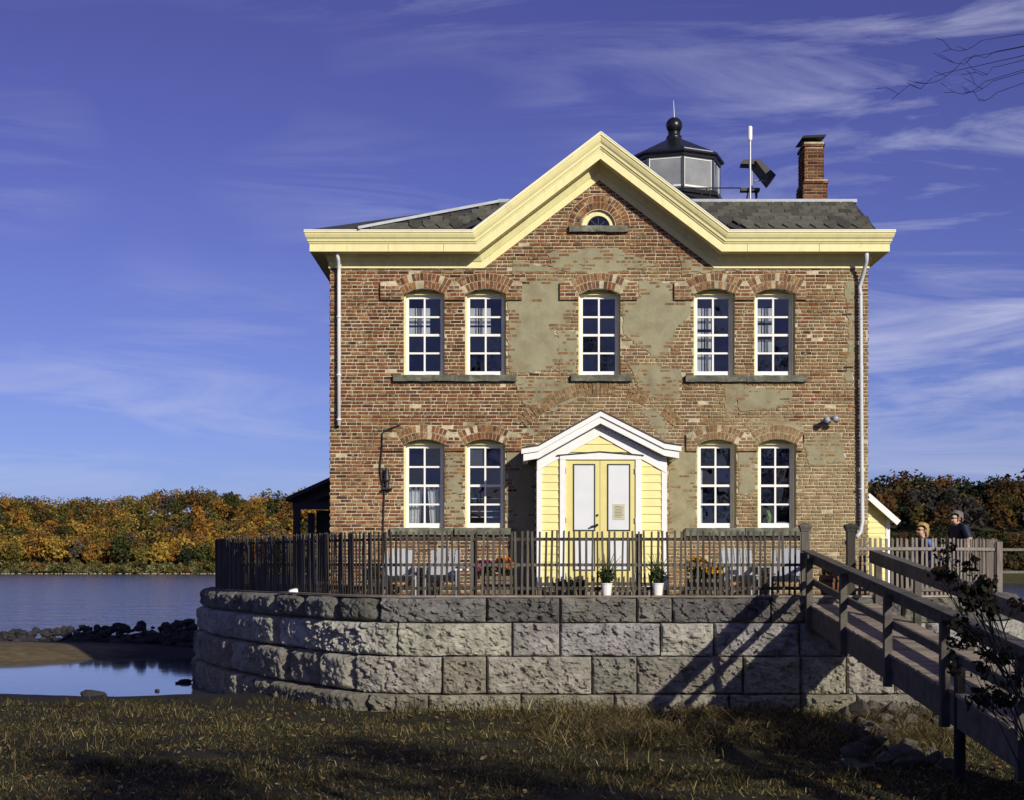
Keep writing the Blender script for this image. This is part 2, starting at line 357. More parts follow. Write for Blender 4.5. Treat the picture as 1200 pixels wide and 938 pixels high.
# ------------------------------------------------------------------ stone pier
def catmull(P, n=12):
    P = [Vector(p) for p in P]; out = []
    for i in range(len(P)-1):
        p0 = P[max(i-1, 0)]; p1 = P[i]; p2 = P[i+1]; p3 = P[min(i+2, len(P)-1)]
        for k in range(n):
            t = k/n
            out.append(0.5*((2*p1)+(p2-p0)*t+(2*p0-5*p1+4*p2-p3)*t*t+(3*p1-p0-3*p2+p3)*t**3))
    out.append(P[-1]); return out
class Path:
    def __init__(s, P, n=12):
        s.p = catmull(P, n); s.s = [0]
        for a, b in zip(s.p, s.p[1:]): s.s.append(s.s[-1]+(b-a).length)
        s.A = np.array([(p.x, p.y) for p in s.p]); s.S = np.array(s.s); s.L = s.s[-1]
    def at(s, u):
        u = np.asarray(u, float); return np.interp(u, s.S, s.A[:, 0]), np.interp(u, s.S, s.A[:, 1])
    def nor(s, u):
        x0, y0 = s.at(np.clip(np.asarray(u)-0.12, 0, s.L)); x1, y1 = s.at(np.clip(np.asarray(u)+0.12, 0, s.L))
        tx, ty = x1-x0, y1-y0; l = np.hypot(tx, ty)+1e-9; return -ty/l, tx/l      # outward
    def u_of_px(s, px):     # first place along the path seen at image column px
        q = s.A[:, 0]/s.A[:, 1]*F+CX; best = np.argmin(np.where(s.A[:, 1] < 29, np.abs(q-px), 1e9)); return s.S[best]
EDGE = [(8.3, 34), (8.15, 29), (7.95, 25.6), (7.35, 23.3), (6.55, 22.05), (5.6, 21.6), (4.5, 21.55), (2, 21.55), (0, 21.55), (-1.35, 21.58), (-2.1, 22.0), (-2.95, 23.25), (-4.05, 25.2), (-4.9, 27.1), (-5.4, 28.4), (-5.9, 30.6), (-6.0, 33.5), (-5.2, 36.2), (-2.5, 37.6), (2, 38), (6, 37.2), (8.3, 34)]
pier_path = Path(EDGE, 14)
pier = empty('stone_pier', (1.3, 27, -1.7), 'rounded pier of rough grey granite blocks that carries the brick house', 'pier')
def build_pier():
    # core and top surface
    pts = [(x, y) for x, y in pier_path.A[:-1]]
    b = MB(); n = len(pts)
    nx, ny = pier_path.nor(pier_path.S[:-1])
    inn = [(p[0]-0.2*a, p[1]-0.2*c) for p, a, c in zip(pts, nx, ny)]
    for k in range(n):
        j = (k+1) % n
        b.face([(*inn[k], -2.2), (*inn[j], -2.2), (*inn[j], -0.03), (*inn[k], -0.03)])
    b.face([(*p, -0.03) for p in inn])
    b.build('core', M['mortar'], pier)
    inn2 = [(p[0]-0.24*a, p[1]-0.24*c) for p, a, c in zip(pts, nx, ny)]
    t = MB(); t.face([(*p, 0.0) for p in inn2])
    for k in range(n):
        j = (k+1) % n
        t.face([(*inn2[k], -0.05), (*inn2[j], -0.05), (*inn2[j], 0), (*inn2[k], 0)])
    t.build('paved_top', M['path_top'], pier)
    rim0 = pier_path.u_of_px(1130); r9 = random.Random(2)
    u = rim0
    while u < 23.0:
        u2 = u+r9.uniform(1.4, 2.2); us_ = np.linspace(u, u2-0.012, 9); x_, y_ = pier_path.at(us_); ax_, ay_ = pier_path.nor(us_); b = MB()
        for i in range(8):
            P0 = [(x_[i]-ax_[i]*t, y_[i]-ay_[i]*t) for t in (0.02, 0.17)]; P1 = [(x_[i+1]-ax_[i+1]*t, y_[i+1]-ay_[i+1]*t) for t in (0.02, 0.17)]
            z0_, z1_ = 0.0015, 0.026
            b.hexa([(*P0[0], z0_), (*P1[0], z0_), (*P1[1], z0_), (*P0[1], z0_), (*P0[0], z1_), (*P1[0], z1_), (*P1[1], z1_), (*P0[1], z1_)])
        b.build('rim_board', M['plank'], pier); u = u2
    # block courses: z range, outward step, joints given as image columns of the photograph along the front
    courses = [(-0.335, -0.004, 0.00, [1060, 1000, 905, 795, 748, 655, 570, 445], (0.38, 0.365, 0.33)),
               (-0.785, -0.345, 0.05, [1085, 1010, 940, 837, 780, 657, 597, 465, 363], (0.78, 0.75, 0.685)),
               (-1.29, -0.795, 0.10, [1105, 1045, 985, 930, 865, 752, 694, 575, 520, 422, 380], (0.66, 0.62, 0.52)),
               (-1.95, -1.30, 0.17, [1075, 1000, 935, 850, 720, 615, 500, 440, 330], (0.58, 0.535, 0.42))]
    ua = pier_path.u_of_px(1160); r2 = random.Random(5)
    uend = pier_path.S[np.argmax(np.where(pier_path.A[:, 1] > 33, pier_path.S, 0) > 30)] if False else 31.5
    for ci, (z0, z1, out, joints, cl) in enumerate(courses):
        us = sorted(pier_path.u_of_px(j) for j in joints)
        u = us[-1]
        while u < uend: u += r2.uniform(0.5, 1.3); us.append(u)
        u = us[0]; pre = []
        while u > 2.0: u -= r2.uniform(0.7, 1.5); pre.append(u)
        us = pre[::-1]+us
        for k, (a, c) in enumerate(zip(us, us[1:])):
            if c-a < 0.12: continue
            seed = ci*50+k; lft = a > pier_path.u_of_px(452); g = 0.010 if not lft else 0.03
            nu = max(5, int((c-a)/0.022)); nz = max(5, int((z1-z0)/0.022))
            U, Zg = np.meshgrid(np.linspace(a+g, c-g, nu+1), np.linspace(z0+0.006, z1-0.006, nz+1))
            eu = np.minimum(U-(a+g), (c-g)-U); ez = np.minimum(Zg-z0, z1-Zg)
            ew = (0.20 if lft else 0.07)*(0.75+0.5*fbm(U*7, Zg*7, 4, 2, seed+51))
            pil = np.sqrt(np.clip(eu/ew, 0, 1)*(2-np.clip(eu/ew, 0, 1)))*np.sqrt(np.clip(ez/0.075, 0, 1)*(2-np.clip(ez/0.075, 0, 1)))
            ca, sa = math.cos(0.6+0.5*r2.random()), math.sin(0.6)
            rx = U*ca+Zg*sa; rz = -U*sa+Zg*ca
            d = 0.5*fbm(rx*2.2, rz*4.0, seed*3.7, 4, seed)+0.35*np.abs(fbm(rx*5, rz*9, seed, 3, seed+7)-0.5)*2+0.25*fbm(U*18, Zg*18, 0, 3, seed+3)
            wu = U+0.12*fbm(U*4, Zg*4, 1.5, 2, seed+11); crag = np.abs(fbm(wu*ca*7-Zg*6, wu*4+Zg*13, seed, 3, seed+17)-0.5)*2; d = d+0.42*(crag-0.25)+0.12*(fbm(U*34, Zg*40, 0, 2, seed+23)-0.5)
            crk = np.abs(fbm(wu*5.5+Zg*4, Zg*8-wu*2.5, seed+4, 3, seed+31)-0.5); d = d-0.30*np.exp(-(crk/0.018)**2)*(fbm(U*2.5, Zg*3, 9, 2, seed+37) > 0.45)
            ns = max(8, int((c-a)*(z1-z0)/(0.010 if lft else 0.0055))); rs = np.random.default_rng(seed+900)
            su = rs.uniform(a, c, ns); sz_ = rs.uniform(z0, z1, ns); sh = rs.uniform(-1, 1, ns); sg_ = 0.22 if lft else 0.50; gu = rs.normal(size=ns)*sg_; gz_ = rs.normal(size=ns)*sg_-0.12
            wz = 0.035*(fbm(U*9, Zg*9, 2, 2, seed+71)-0.5); qu = (U+wz)*0.8+Zg*0.5; qz = (Zg+wz)*1.5-U*0.45; tu = su*0.8+sz_*0.5; tz = sz_*1.5-su*0.45
            dd = (qu[..., None]-tu)**2+(qz[..., None]-tz)**2; kk = dd.argmin(-1)
            facet = 0.018*sh[kk]+gu[kk]*(U-su[kk])+gz_[kk]*(Zg-sz_[kk])
            d = 0.5+0.55*(d-0.5)+np.clip(facet, -0.06, 0.06)/0.25*0.75
            disp = out+0.035+(d-0.5)*(0.17 if lft else 0.25)*(0.25+0.75*pil)+(0.17 if lft else 0.075)*(pil-1)+r2.uniform(-0.03, 0.03)*(1.4 if lft else 0.8)
            x, y = pier_path.at(U); ax, ay = pier_path.nor(U)
            P = np.stack([x+ax*disp, y+ay*disp, Zg+0*U], -1)
            jit = 0.024*(fbm(U*4.5, Zg*3, 3, 3, seed)-0.5); P[..., 2] += jit
            back = np.stack([x-ax*0.25, y-ay*0.25, Zg+0*U], -1)
            nn = (nu+1)*(nz+1); V = P.reshape(-1, 3).tolist(); idx = np.arange(nn).reshape(nz+1, nu+1)
            fs = []
            for i in range(nz):
                for j in range(nu): fs.append((idx[i, j], idx[i+1, j], idx[i+1, j+1], idx[i, j+1]))
            ring = [idx[0, j] for j in range(nu+1)]+[idx[i, nu] for i in range(1, nz+1)]+[idx[nz, j] for j in range(nu-1, -1, -1)]+[idx[i, 0] for i in range(nz-1, 0, -1)]
            bb = back.reshape(-1, 3); m0 = len(V); V += [bb[i].tolist() for i in ring]
            for i in range(len(ring)):
                j = (i+1) % len(ring); fs.append((ring[i], ring[j], m0+j, m0+i))
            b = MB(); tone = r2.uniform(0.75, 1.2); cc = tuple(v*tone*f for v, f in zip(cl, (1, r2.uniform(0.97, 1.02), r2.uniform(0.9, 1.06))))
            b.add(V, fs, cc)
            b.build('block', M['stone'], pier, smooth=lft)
build_pier()

# ------------------------------------------------------------------ the brick house
FY = 24.0
HX0, HX1 = X(387, FY), X(1017, FY); HC = (HX0+HX1)/2; EZ = 4.90; HB = 33.0
SL = 0.765; GW = 1.735
house = empty('brick_house', (HC, FY, 0), 'two-storey red brick lighthouse keeper\'s house with yellow cornice and white windows', 'house')
def xf(px): return X(px, FY)
def zf(py): return Zp(py, FY)
OPEN = []
for (a, b_) in ((473, 521), (545, 593), (678, 727), (813, 861), (884, 932)):
    OPEN.append(dict(x0=xf(a), x1=xf(b_), zt=zf(339), zb=zf(440), row='u'))
for (a, b_) in ((473, 521), (545, 592), (817, 863), (888, 933)):
    OPEN.append(dict(x0=xf(a), x1=xf(b_), zt=zf(515), zb=zf(619), row='l'))
RISE = 0.085
def arch(o, x):
    h = (o['x1']-o['x0'])/2; c = (o['x0']+o['x1'])/2; t = (x-c)/h; return o['zt']-RISE*t*t
LUN = dict(x0=xf(682), x1=xf(721), zb=zf(266), r=(xf(721)-xf(682))/2)
gable_top = EZ+GW*SL
def build_wall():
    b = MB()
    xs = sorted({HX0, HX1} | {o[k] for o in OPEN for k in ('x0', 'x1')}); zs = sorted({0.0, EZ} | {o[k] for o in OPEN for k in ('zt', 'zb')})
    for xa, xb in zip(xs, xs[1:]):
        for za, zb in zip(zs, zs[1:]):
            xm, zm = (xa+xb)/2, (za+zb)/2
            if any(o['x0'] < xm < o['x1'] and o['zb'] < zm < o['zt'] for o in OPEN): continue
            b.face([(xa, FY, za), (xb, FY, za), (xb, FY, zb), (xa, FY, zb)])
    D = 0.33
    for o in OPEN:
        x0, x1, zt, zb = o['x0'], o['x1'], o['zt'], o['zb']; n = 10
        pr = None
        for k in range(n+1):
            x = x0+(x1-x0)*k/n; z = arch(o, x)
            if pr:
                b.face([(pr[0], FY, pr[1]), (x, FY, z), (x, FY, zt), (pr[0], FY, zt)])
                b.face([(pr[0], FY, pr[1]), (x, FY, z), (x, FY+D, z), (pr[0], FY+D, pr[1])])
            pr = (x, z)
        zs_ = zt-RISE
        b.face([(x0, FY, zb), (x0, FY+D, zb), (x0, FY+D, zs_), (x0, FY, zs_)]); b.face([(x1, FY, zb), (x1, FY+D, zb), (x1, FY+D, zs_), (x1, FY, zs_)])
        b.face([(x0, FY, zb), (x1, FY, zb), (x1, FY+D, zb), (x0, FY+D, zb)])
    # gable
    gl, gr = HC-GW-0.5, HC+GW+0.5
    def gz(x): return EZ+(GW-abs(x-HC))*SL+0.25
    a, c, zb, r = LUN['x0'], LUN['x1'], LUN['zb'], LUN['r']; cx = (a+c)/2
    b.face([(gl, FY, EZ), (a, FY, EZ), (a, FY, gz(a)), (gl, FY, max(EZ+0.01, gz(gl)))]); b.face([(c, FY, EZ), (gr, FY, EZ), (gr, FY, max(EZ+0.01, gz(gr))), (c, FY, gz(c))])
    b.face([(a, FY, EZ), (c, FY, EZ), (c, FY, zb), (a, FY, zb)])
    zt = zb+r; b.face([(a, FY, zt), (c, FY, zt), (c, FY, gz(c)), (HC, FY, gz(HC)), (a, FY, gz(a))])
    pr = None
    for k in range(13):
        t = math.pi*(1-k/12); x = cx+r*math.cos(t); z = zb+r*math.sin(t)
        if pr:
            b.face([(pr[0], FY, pr[1]), (x, FY, z), (x, FY, zt), (pr[0], FY, zt)]); b.face([(pr[0], FY, pr[1]), (x, FY, z), (x, FY+D, z), (pr[0], FY+D, pr[1])])
        pr = (x, z)
    # sides and back
    for x in (HX0, HX1): b.face([(x, FY, 0), (x, HB, 0), (x, HB, EZ), (x, FY, EZ)])
    b.face([(HX0, HB, 0), (HX1, HB, 0), (HX1, HB, EZ), (HX0, HB, EZ)])
    return b.build('wall', M['mortar'], house)
wall = build_wall()
# inner rooms so that the windows have something dark behind them
def build_rooms():
    b = MB(); y = FY+0.36; t = 0.02
    for z in (0.12, 2.55, 4.95): b.box(HX0+0.02, HX1-0.02, y+0.02, HB-0.05, z, z+0.05)
    for x in (HX0+0.04, X(640, FY), X(770, FY), HX1-0.07): b.box(x, x+0.03, y+0.02, HB-0.1, 0.2, 4.94)
    b.box(HX0+0.02, HX1-0.02, y+4.0, y+4.05, 0.2, 4.94)
    b.build('inner_partition', M['room'], house)
build_rooms()

PATCH = [  # plastered areas, outlines in columns/rows of the photograph on the facade plane
    [(596, 328), (640, 324), (676, 330), (676, 358), (666, 380), (650, 388), (661, 408), (652, 432), (625, 437), (597, 436), (596, 380)],
    [(730, 354), (748, 352), (750, 328), (789, 332), (790, 353), (811, 354), (810, 366), (794, 384), (785, 408), (772, 424), (748, 404), (730, 392)],
    [(784, 527), (815, 524), (815, 617), (784, 640)],
    [(866, 520), (886, 520), (886, 572), (880, 585), (866, 578)],
    [(595, 528), (632, 522), (632, 690), (595, 690)],
    [(990, 330), (1001, 330), (1002, 400), (999, 450), (990, 445), (994, 390)],
    [(868, 497), (905, 488), (938, 494), (944, 508), (925, 505), (905, 499), (880, 503)],
    [(752, 480), (768, 476), (778, 492), (786, 515), (776, 515), (762, 497)],
    [(848, 452), (866, 450), (862, 478), (850, 490)],
    [(600, 305), (640, 312), (655, 318), (600, 322)],
    [(610, 508), (640, 494), (665, 488), (625, 512)],
]
THIN = [  # areas where thin plaster still clings between the bricks
    [(523, 527), (543, 527), (543, 614), (523, 614)], [(600, 441), (668, 448), (690, 462), (650, 482), (612, 474)], [(735, 424), (800, 432), (795, 468), (755, 466)],
    [(940, 516), (985, 508), (990, 540), (950, 548)], [(655, 386), (676, 388), (676, 438), (656, 438)], [(640, 296), (720, 290), (770, 312), (700, 322), (650, 316)], [(796, 300), (870, 316), (800, 322)],
    [(862, 452), (930, 458), (926, 476), (866, 482)]]
def inside(poly, x, y):
    c = False; n = len(poly)
    for i in range(n):
        x1, y1 = poly[i]; x2, y2 = poly[(i+1) % n]
        if (y1 > y) != (y2 > y) and x < (x2-x1)*(y-y1)/(y2-y1)+x1: c = not c
    return c
def edge_d(poly, x, y):
    d = 1e9; n = len(poly)
    for i in range(n):
        a = Vector(poly[i]); b = Vector(poly[(i+1) % n]); p = Vector((x, y)); ab = b-a
        t = max(0, min(1, (p-a).dot(ab)/ab.length_squared)); d = min(d, (p-a-ab*t).length)
    return d
def build_patches():
    for k, p in enumerate(PATCH+THIN):
        q = []
        n = len(p)
        for i in range(n):
            a = Vector(p[i]); c = Vector(p[(i+1) % n]); m = max(1, int((c-a).length/5))
            for j in range(m):
                v = a+(c-a)*j/m; q.append((xf(v.x+rng.uniform(-1.6, 1.6)), zf(v.y+rng.uniform(-1.4, 1.4))))
        b = MB(); b.prism(q, FY-0.0125-0.0002*k, FY+0.002)
        b.build('plaster_patch', M['plaster'], wall)
build_patches()
CO = 0.0528; BL = 0.162; JT = 0.0135
def px_of(x): return CX+x*F/FY
def py_of(z): return HOR-(z-ZC)*F/FY
BPAL = [(0.150, 0.054, 0.024), (0.19, 0.068, 0.028), (0.115, 0.040, 0.018), (0.22, 0.088, 0.034), (0.20, 0.096, 0.036), (0.050, 0.023, 0.015), (0.26, 0.14, 0.050), (0.165, 0.056, 0.024), (0.070, 0.031, 0.019)]
def brick_col(px, py, r):
    c = Vector(r.choice(BPAL))*0.76+Vector((0.170, 0.056, 0.027))*0.24; c *= r.uniform(0.84, 1.16)
    # lime-washed, tan zone towards the lower right, pale between the floors
    w = 0.05+0.42*float(np.clip((px-640)/300, 0, 1))*float(np.clip((py-290)/200, 0, 1))
    w += 0.42*float(np.clip((px-900)/60, 0, 1))*float(np.clip((py-495)/40, 0, 1))
    w += 0.35*math.exp(-((px-690)/75)**2-((py-465)/40)**2)
    w += 0.30*math.exp(-((px-532)/14)**2-((py-580)/45)**2)+0.3*math.exp(-((px-700)/60)**2-((py-315)/18)**2)
    w += 0.25*(float(fbm(px/26.0, py/13.0, 0.3, 3, 77))-0.45)*2
    near = min((edge_d(p, px, py) for p in PATCH[:9] if abs(px-p[0][0]) < 130 and abs(py-p[0][1]) < 130), default=99)
    w += 0.10*float(np.clip((px-520)/160, 0, 1))+0.5*math.exp(-near/9.0)
    w = max(0, min(0.92, w+r.uniform(-0.10, 0.10)))
    c = c*(0.70+0.6*float(fbm(px/70.0, py/38.0, 1.7, 3, 61)))
    t = Vector((0.275, 0.205, 0.105))*r.uniform(0.85, 1.12)
    if px < 480 and py > 560 and r.random() < 0.35: c = Vector((0.33, 0.17, 0.075))*r.uniform(0.8, 1.2)
    return tuple(c*(1-w)+t*w)
def build_bricks():
    r = random.Random(31); items = []
    k = 0; z = 0.006
    while z < gable_top+0.2:
        z1 = z+CO-JT; zm = (z+z1)/2
        xl, xr = HX0, HX1
        if z1 > EZ+0.02: xl = HC-(GW-(z1-EZ)/SL)-0.2; xr = 2*HC-xl
        if xr-xl < 0.1: break
        blocked = []
        for o in OPEN:
            if o['zb']-0.01 < zm < o['zt']+0.01:
                # arch: half-width still open at this height
                h = (o['x1']-o['x0'])/2; c = (o['x0']+o['x1'])/2
                if zm > o['zt']-RISE: h *= math.sqrt(max(0, (o['zt']-zm)/RISE))
                if h > 0: blocked.append((c-h, c+h))
        if LUN['zb'] < zm < LUN['zb']+LUN['r']:
            h = math.sqrt(LUN['r']**2-(zm-LUN['zb'])**2); c = (LUN['x0']+LUN['x1'])/2; blocked.append((c-h, c+h))
        x = HX0+(-BL/2 if k % 2 else 0)+(0.02 if k % 3 == 0 else 0); hdr = k % 7 == 3
        while x < xr:
            w = BL*(0.5 if hdr else 1)*r.uniform(0.94, 1.06)
            if not hdr and r.random() < 0.08: w *= 0.5
            segs = [(max(x, xl), min(x+w-JT, xr))]
            for (a, c) in blocked:
                ns = []
                for (s0, s1) in segs:
                    if s1 <= a or s0 >= c: ns.append((s0, s1))
                    else:
                        if s0 < a: ns.append((s0, a-0.001))
                        if s1 > c: ns.append((c+0.001, s1))
                segs = ns
            for (s0, s1) in segs:
                if s1-s0 < 0.03: continue
                px, py = px_of((s0+s1)/2), py_of(zm)
                if 634 < px < 775 and py > 532: continue        # behind the porch
                hid = False
                for p in PATCH:
                    if inside(p, px, py):
                        d = edge_d(p, px, py)
                        if r.random() < min(0.985, 0.25+d/13.0): hid = True
                for p in THIN:
                    if not hid and inside(p, px, py) and r.random() < min(0.42, edge_d(p, px, py)/22.0): hid = True
                if hid: continue
                if r.random() < 0.012: continue
                items.append((s0, s1, z+r.uniform(-0.002, 0.002), z1+r.uniform(-0.003, 0.002), px, py))
            x += w
        z += CO; k += 1
    full = [i for i, t in enumerate(items) if t[1]-t[0] > 0.14 and (t[4] < 640 or t[4] > 930) and t[4] < 1000]
    r.shuffle(full); single = set(full[:300])
    b = MB(); shared = []
    for v in range(14):
        mb = MB(); c = Vector(BPAL[v % len(BPAL)])*r.uniform(0.85, 1.2)
        if v > 10: c = c*0.5+Vector((0.285, 0.215, 0.125))*0.5
        brick_shape(mb, -0.075, 0.075, 0, CO-JT, 0.0, 0.018, tuple(c), r)
        shared.append(mb.mesh('brick', M['brick'], (0, 0, 0))[0])
    for i, (s0, s1, z0, z1, px, py) in enumerate(items):
        d = 0.016+r.uniform(-0.003, 0.003)
        if i in single:
            tan = py > 500 and px > 930
            me = shared[r.randrange(11, 14)] if tan else shared[r.randrange(0, 11)]
            inst('brick', me, wall, ((s0+s1)/2, FY-d, z0), None, ((s1-s0)/0.15, 1, (z1-z0)/(CO-JT)))
        else: brick_shape(b, s0, s1, z0, z1, FY-d, FY+0.002, brick_col(px, py, r), r)
    # side walls
    for side, xw in ((-1, HX0), (1, HX1)):
        z = 0.006; k = 0
        while z < EZ:
            y = FY+(BL/2 if k % 2 else 0)
            while y < HB-0.05:
                w = BL*r.uniform(0.95, 1.05); y1 = min(y+w-JT, HB); d = 0.012+r.uniform(-0.002, 0.002)
                c = brick_col(450 if side < 0 else 960, py_of(z), r)
                x0, x1 = sorted((xw-side*0.002, xw+side*d))
                b.box(x0, x1, y, y1, z, z+CO-JT, c); y += w
            z += CO; k += 1
    tag(b.build('brickwork', M['brick'], wall, (HC, FY, 0)), kind='stuff')
def brick_shape(b, x0, x1, z0, z1, y0, y1, c, r):
    e = 0.0035
    j = lambda: r.uniform(-0.0022, 0.0022)
    b.add([(x0, y1, z0), (x1, y1, z0), (x1, y1, z1), (x0, y1, z1),
           (x0+e+j(), y0+j()*0.6, z0+e+j()), (x1-e+j(), y0+j()*0.6, z0+e+j()), (x1-e+j(), y0+j()*0.6, z1-e+j()), (x0+e+j(), y0+j()*0.6, z1-e+j())],
          [(4, 5, 6, 7), (0, 1, 5, 4), (1, 2, 6, 5), (2, 3, 7, 6), (3, 0, 4, 7)], c)
build_bricks()

def build_hoods():
    r = random.Random(8)
    # left limit and right limit of the projecting ears for every window (in photo columns)
    ears = {0: (446, 533), 1: (533, 612), 2: (656, 747), 3: (790, 872.5), 4: (872.5, 944), 5: (449, 533), 6: (533, 611), 7: (804, 875.5), 8: (875.5, 940)}
    for i, o in enumerate(OPEN):
        x0, x1 = o['x0'], o['x1']; c = (x0+x1)/2; h = (x1-x0)/2
        T = 0.235 if o['row'] == 'u' else 0.215; zs = o['zt']-RISE
        # circle through springing and crown
        Rr = (h*h+RISE*RISE)/(2*RISE); cz = o['zt']-Rr; half = math.asin(h/Rr)
        ro = Rr+T; zo_end = cz+ro*math.cos(half); xo = ro*math.sin(half)
        bk = MB(); pr = None; n = 12
        y0, y1 = FY-0.058, FY+0.0
        for k in range(n+1):
            t = -half+2*half*k/n
            p = (c+Rr*math.sin(t), cz+Rr*math.cos(t)); q = (c+ro*math.sin(t), cz+ro*math.cos(t))
            if pr: bk.prism([pr[0], p, q, pr[1]], y0, y1)
            pr = (p, q)
        el, er = xf(ears[i][0]), xf(ears[i][1]); zb = zf(352 if o['row'] == 'u' else 529)
        bk.prism([(el, zb), (x0-0.001, zb), (x0-0.001, zs), (c-xo, zo_end), (el, zo_end-0.03)], y0+0.001, y1)
        bk.prism([(x1+0.001, zb), (er-0.002, zb), (er-0.002, zo_end-0.03), (c+xo, zo_end), (x1+0.001, zs)], y0+0.001, y1)
        hd = bk.build('window_hood', M['mortar'], house)
        b = MB()
        for ring, (ra, rb) in enumerate(((Rr+0.004, Rr+T/2-0.006), (Rr+T/2+0.003, Rr+T-0.006))):
            L = 2*half*(ra+rb)/2; m = int(L/0.056)
            for k in range(m):
                t0 = -half+2*half*(k+0.08)/m; t1 = -half+2*half*(k+0.92)/m
                y = y0-0.005+r.uniform(-0.003, 0.002); cc = brick_col(px_of(c), py_of(o['zt']), r)
                if r.random() < 0.12: continue
                P = [(c+ra*math.sin(t0), cz+ra*math.cos(t0)), (c+ra*math.sin(t1), cz+ra*math.cos(t1)), (c+rb*math.sin(t1), cz+rb*math.cos(t1)), (c+rb*math.sin(t0), cz+rb*math.cos(t0))]
                b.prism(P, y, y0+0.002, cc)
        for (ea, eb, inner) in ((el, x0-0.005, -1), (x1+0.005, er-0.004, 1)):
            z = zb+0.004; k = 0
            while z+CO-JT < zo_end-0.03:
                # stop at the arch ring
                zz = z+CO/2
                ang = math.atan2(h, zs-cz); lim = c-(inner*-1)*0
                xa, xb = ea, eb
                dz = zz-cz
                t = dz*math.tan(half)
                if inner < 0: xb = min(xb, c-t-0.006) if zz > zs else xb
                else: xa = max(xa, c+t+0.006) if zz > zs else xa
                x = xa
                if k % 2: x -= 0.08
                while x < xb-0.02:
                    s0, s1 = max(x, xa), min(x+BL-JT, xb)
                    if s1-s0 > 0.025: b.box(s0, s1, y0-0.004+r.uniform(-0.002, 0.002), y0+0.003, z, z+CO-JT, brick_col(px_of(c), py_of(z), r))
                    x += BL
                z += CO; k += 1
        if b.f: tag(b.build('hood_bricks', M['brick'], hd), kind='stuff')
    # lunette surround
    b = MB(); cx = (LUN['x0']+LUN['x1'])/2; zb = LUN['zb']; r0 = LUN['r']
    for ra, rb in ((r0+0.015, r0+0.115), (r0+0.125, r0+0.215)):
        m = int(math.pi*(ra+rb)/2/0.056)
        for k in range(m):
            t0 = math.pi*(k+0.07)/m; t1 = math.pi*(k+0.93)/m
            P = [(cx+ra*math.cos(t0), zb+ra*math.sin(t0)), (cx+ra*math.cos(t1), zb+ra*math.sin(t1)), (cx+rb*math.cos(t1), zb+rb*math.sin(t1)), (cx+rb*math.cos(t0), zb+rb*math.sin(t0))]
            b.prism(P, FY-0.028+r.uniform(-0.003, 0.003), FY-0.012, brick_col(640, 250, r))
    bk = MB(); pr = None
    for k in range(17):
        t = math.pi*k/16; p = (cx+r0*math.cos(t), zb+r0*math.sin(t)); q = (cx+(r0+0.225)*math.cos(t), zb+(r0+0.225)*math.sin(t))
        if pr: bk.prism([pr[0], p, q, pr[1]], FY-0.022, FY)
        pr = (p, q)
    hd = bk.build('window_hood', M['mortar'], house); tag(b.build('hood_bricks', M['brick'], hd), kind='stuff')
    # relieving arch over the porch
    b = MB()
    A, T_, C = (xf(616), zf(500)), (xf(702), zf(462)), (xf(790), zf(502))
    pts = []
    for k in range(41):
        t = k/40; x = A[0]+(C[0]-A[0])*t; z = A[1]+(T_[1]-A[1])*4*t*(1-t); pts.append((x, z))
    for k in range(40):
        if 23 < k < 27 or 31 < k < 36: continue
        (xa, za), (xb, zb_) = pts[k], pts[k+1]; d = Vector((xb-xa, zb_-za)).normalized(); nrm = Vector((-d.y, d.x))
        for s0, s1 in ((0.0, 0.088), (0.10, 0.188)):
            p0 = Vector((xa, za))+d*0.006; p1 = Vector((xb, zb_))-d*0.006
            P = [p0+nrm*s0, p1+nrm*s0, p1+nrm*s1, p0+nrm*s1]
            b.prism([(p.x, p.y) for p in P], FY-0.021+r.uniform(-0.002, 0.002), FY-0.004, brick_col(690, 480, r))
    tag(b.build('relieving_arch', M['brick'], house), kind='stuff')
build_hoods()

def rough_sill(px0, px1, py0, py1, out=0.085):
    a, c, z1, z0 = xf(px0), xf(px1), zf(py0), zf(py1); r = random.Random(int(px0)); n = 10
    b = MB(); ring = []
    for k in range(n+1):
        x = a+(c-a)*k/n; j = lambda s=0.006: r.uniform(-s, s)
        b.v += [(x, FY+0.03, z0+j()), (x, FY-out+j(), z0+j()), (x, FY-out-0.006+j(), z1-0.012+j()), (x, FY-out+0.015, z1+j(0.003)), (x, FY+0.03, z1)]
    for k in range(n):
        for q in range(5):
            q2 = (q+1) % 5; b.f.append((k*5+q, k*5+q2, k*5+5+q2, k*5+5+q)); b.c.append(None)
    b.f += [(4, 3, 2, 1, 0), tuple(n*5+q for q in range(5))]; b.c += [None, None]
    return b.build('sill', M['sill'], house)
for s in ((461, 533, 440, 447.5), (533.5, 605, 440, 447.5), (669, 740, 440, 447.5), (803, 874, 440.5, 448), (874.5, 945, 440.5, 448),
          (458, 531, 619, 627), (533, 605, 619, 627), (803, 872, 619, 628), (873, 940, 619, 628), (667, 736, 265.5, 273)): rough_sill(*s)

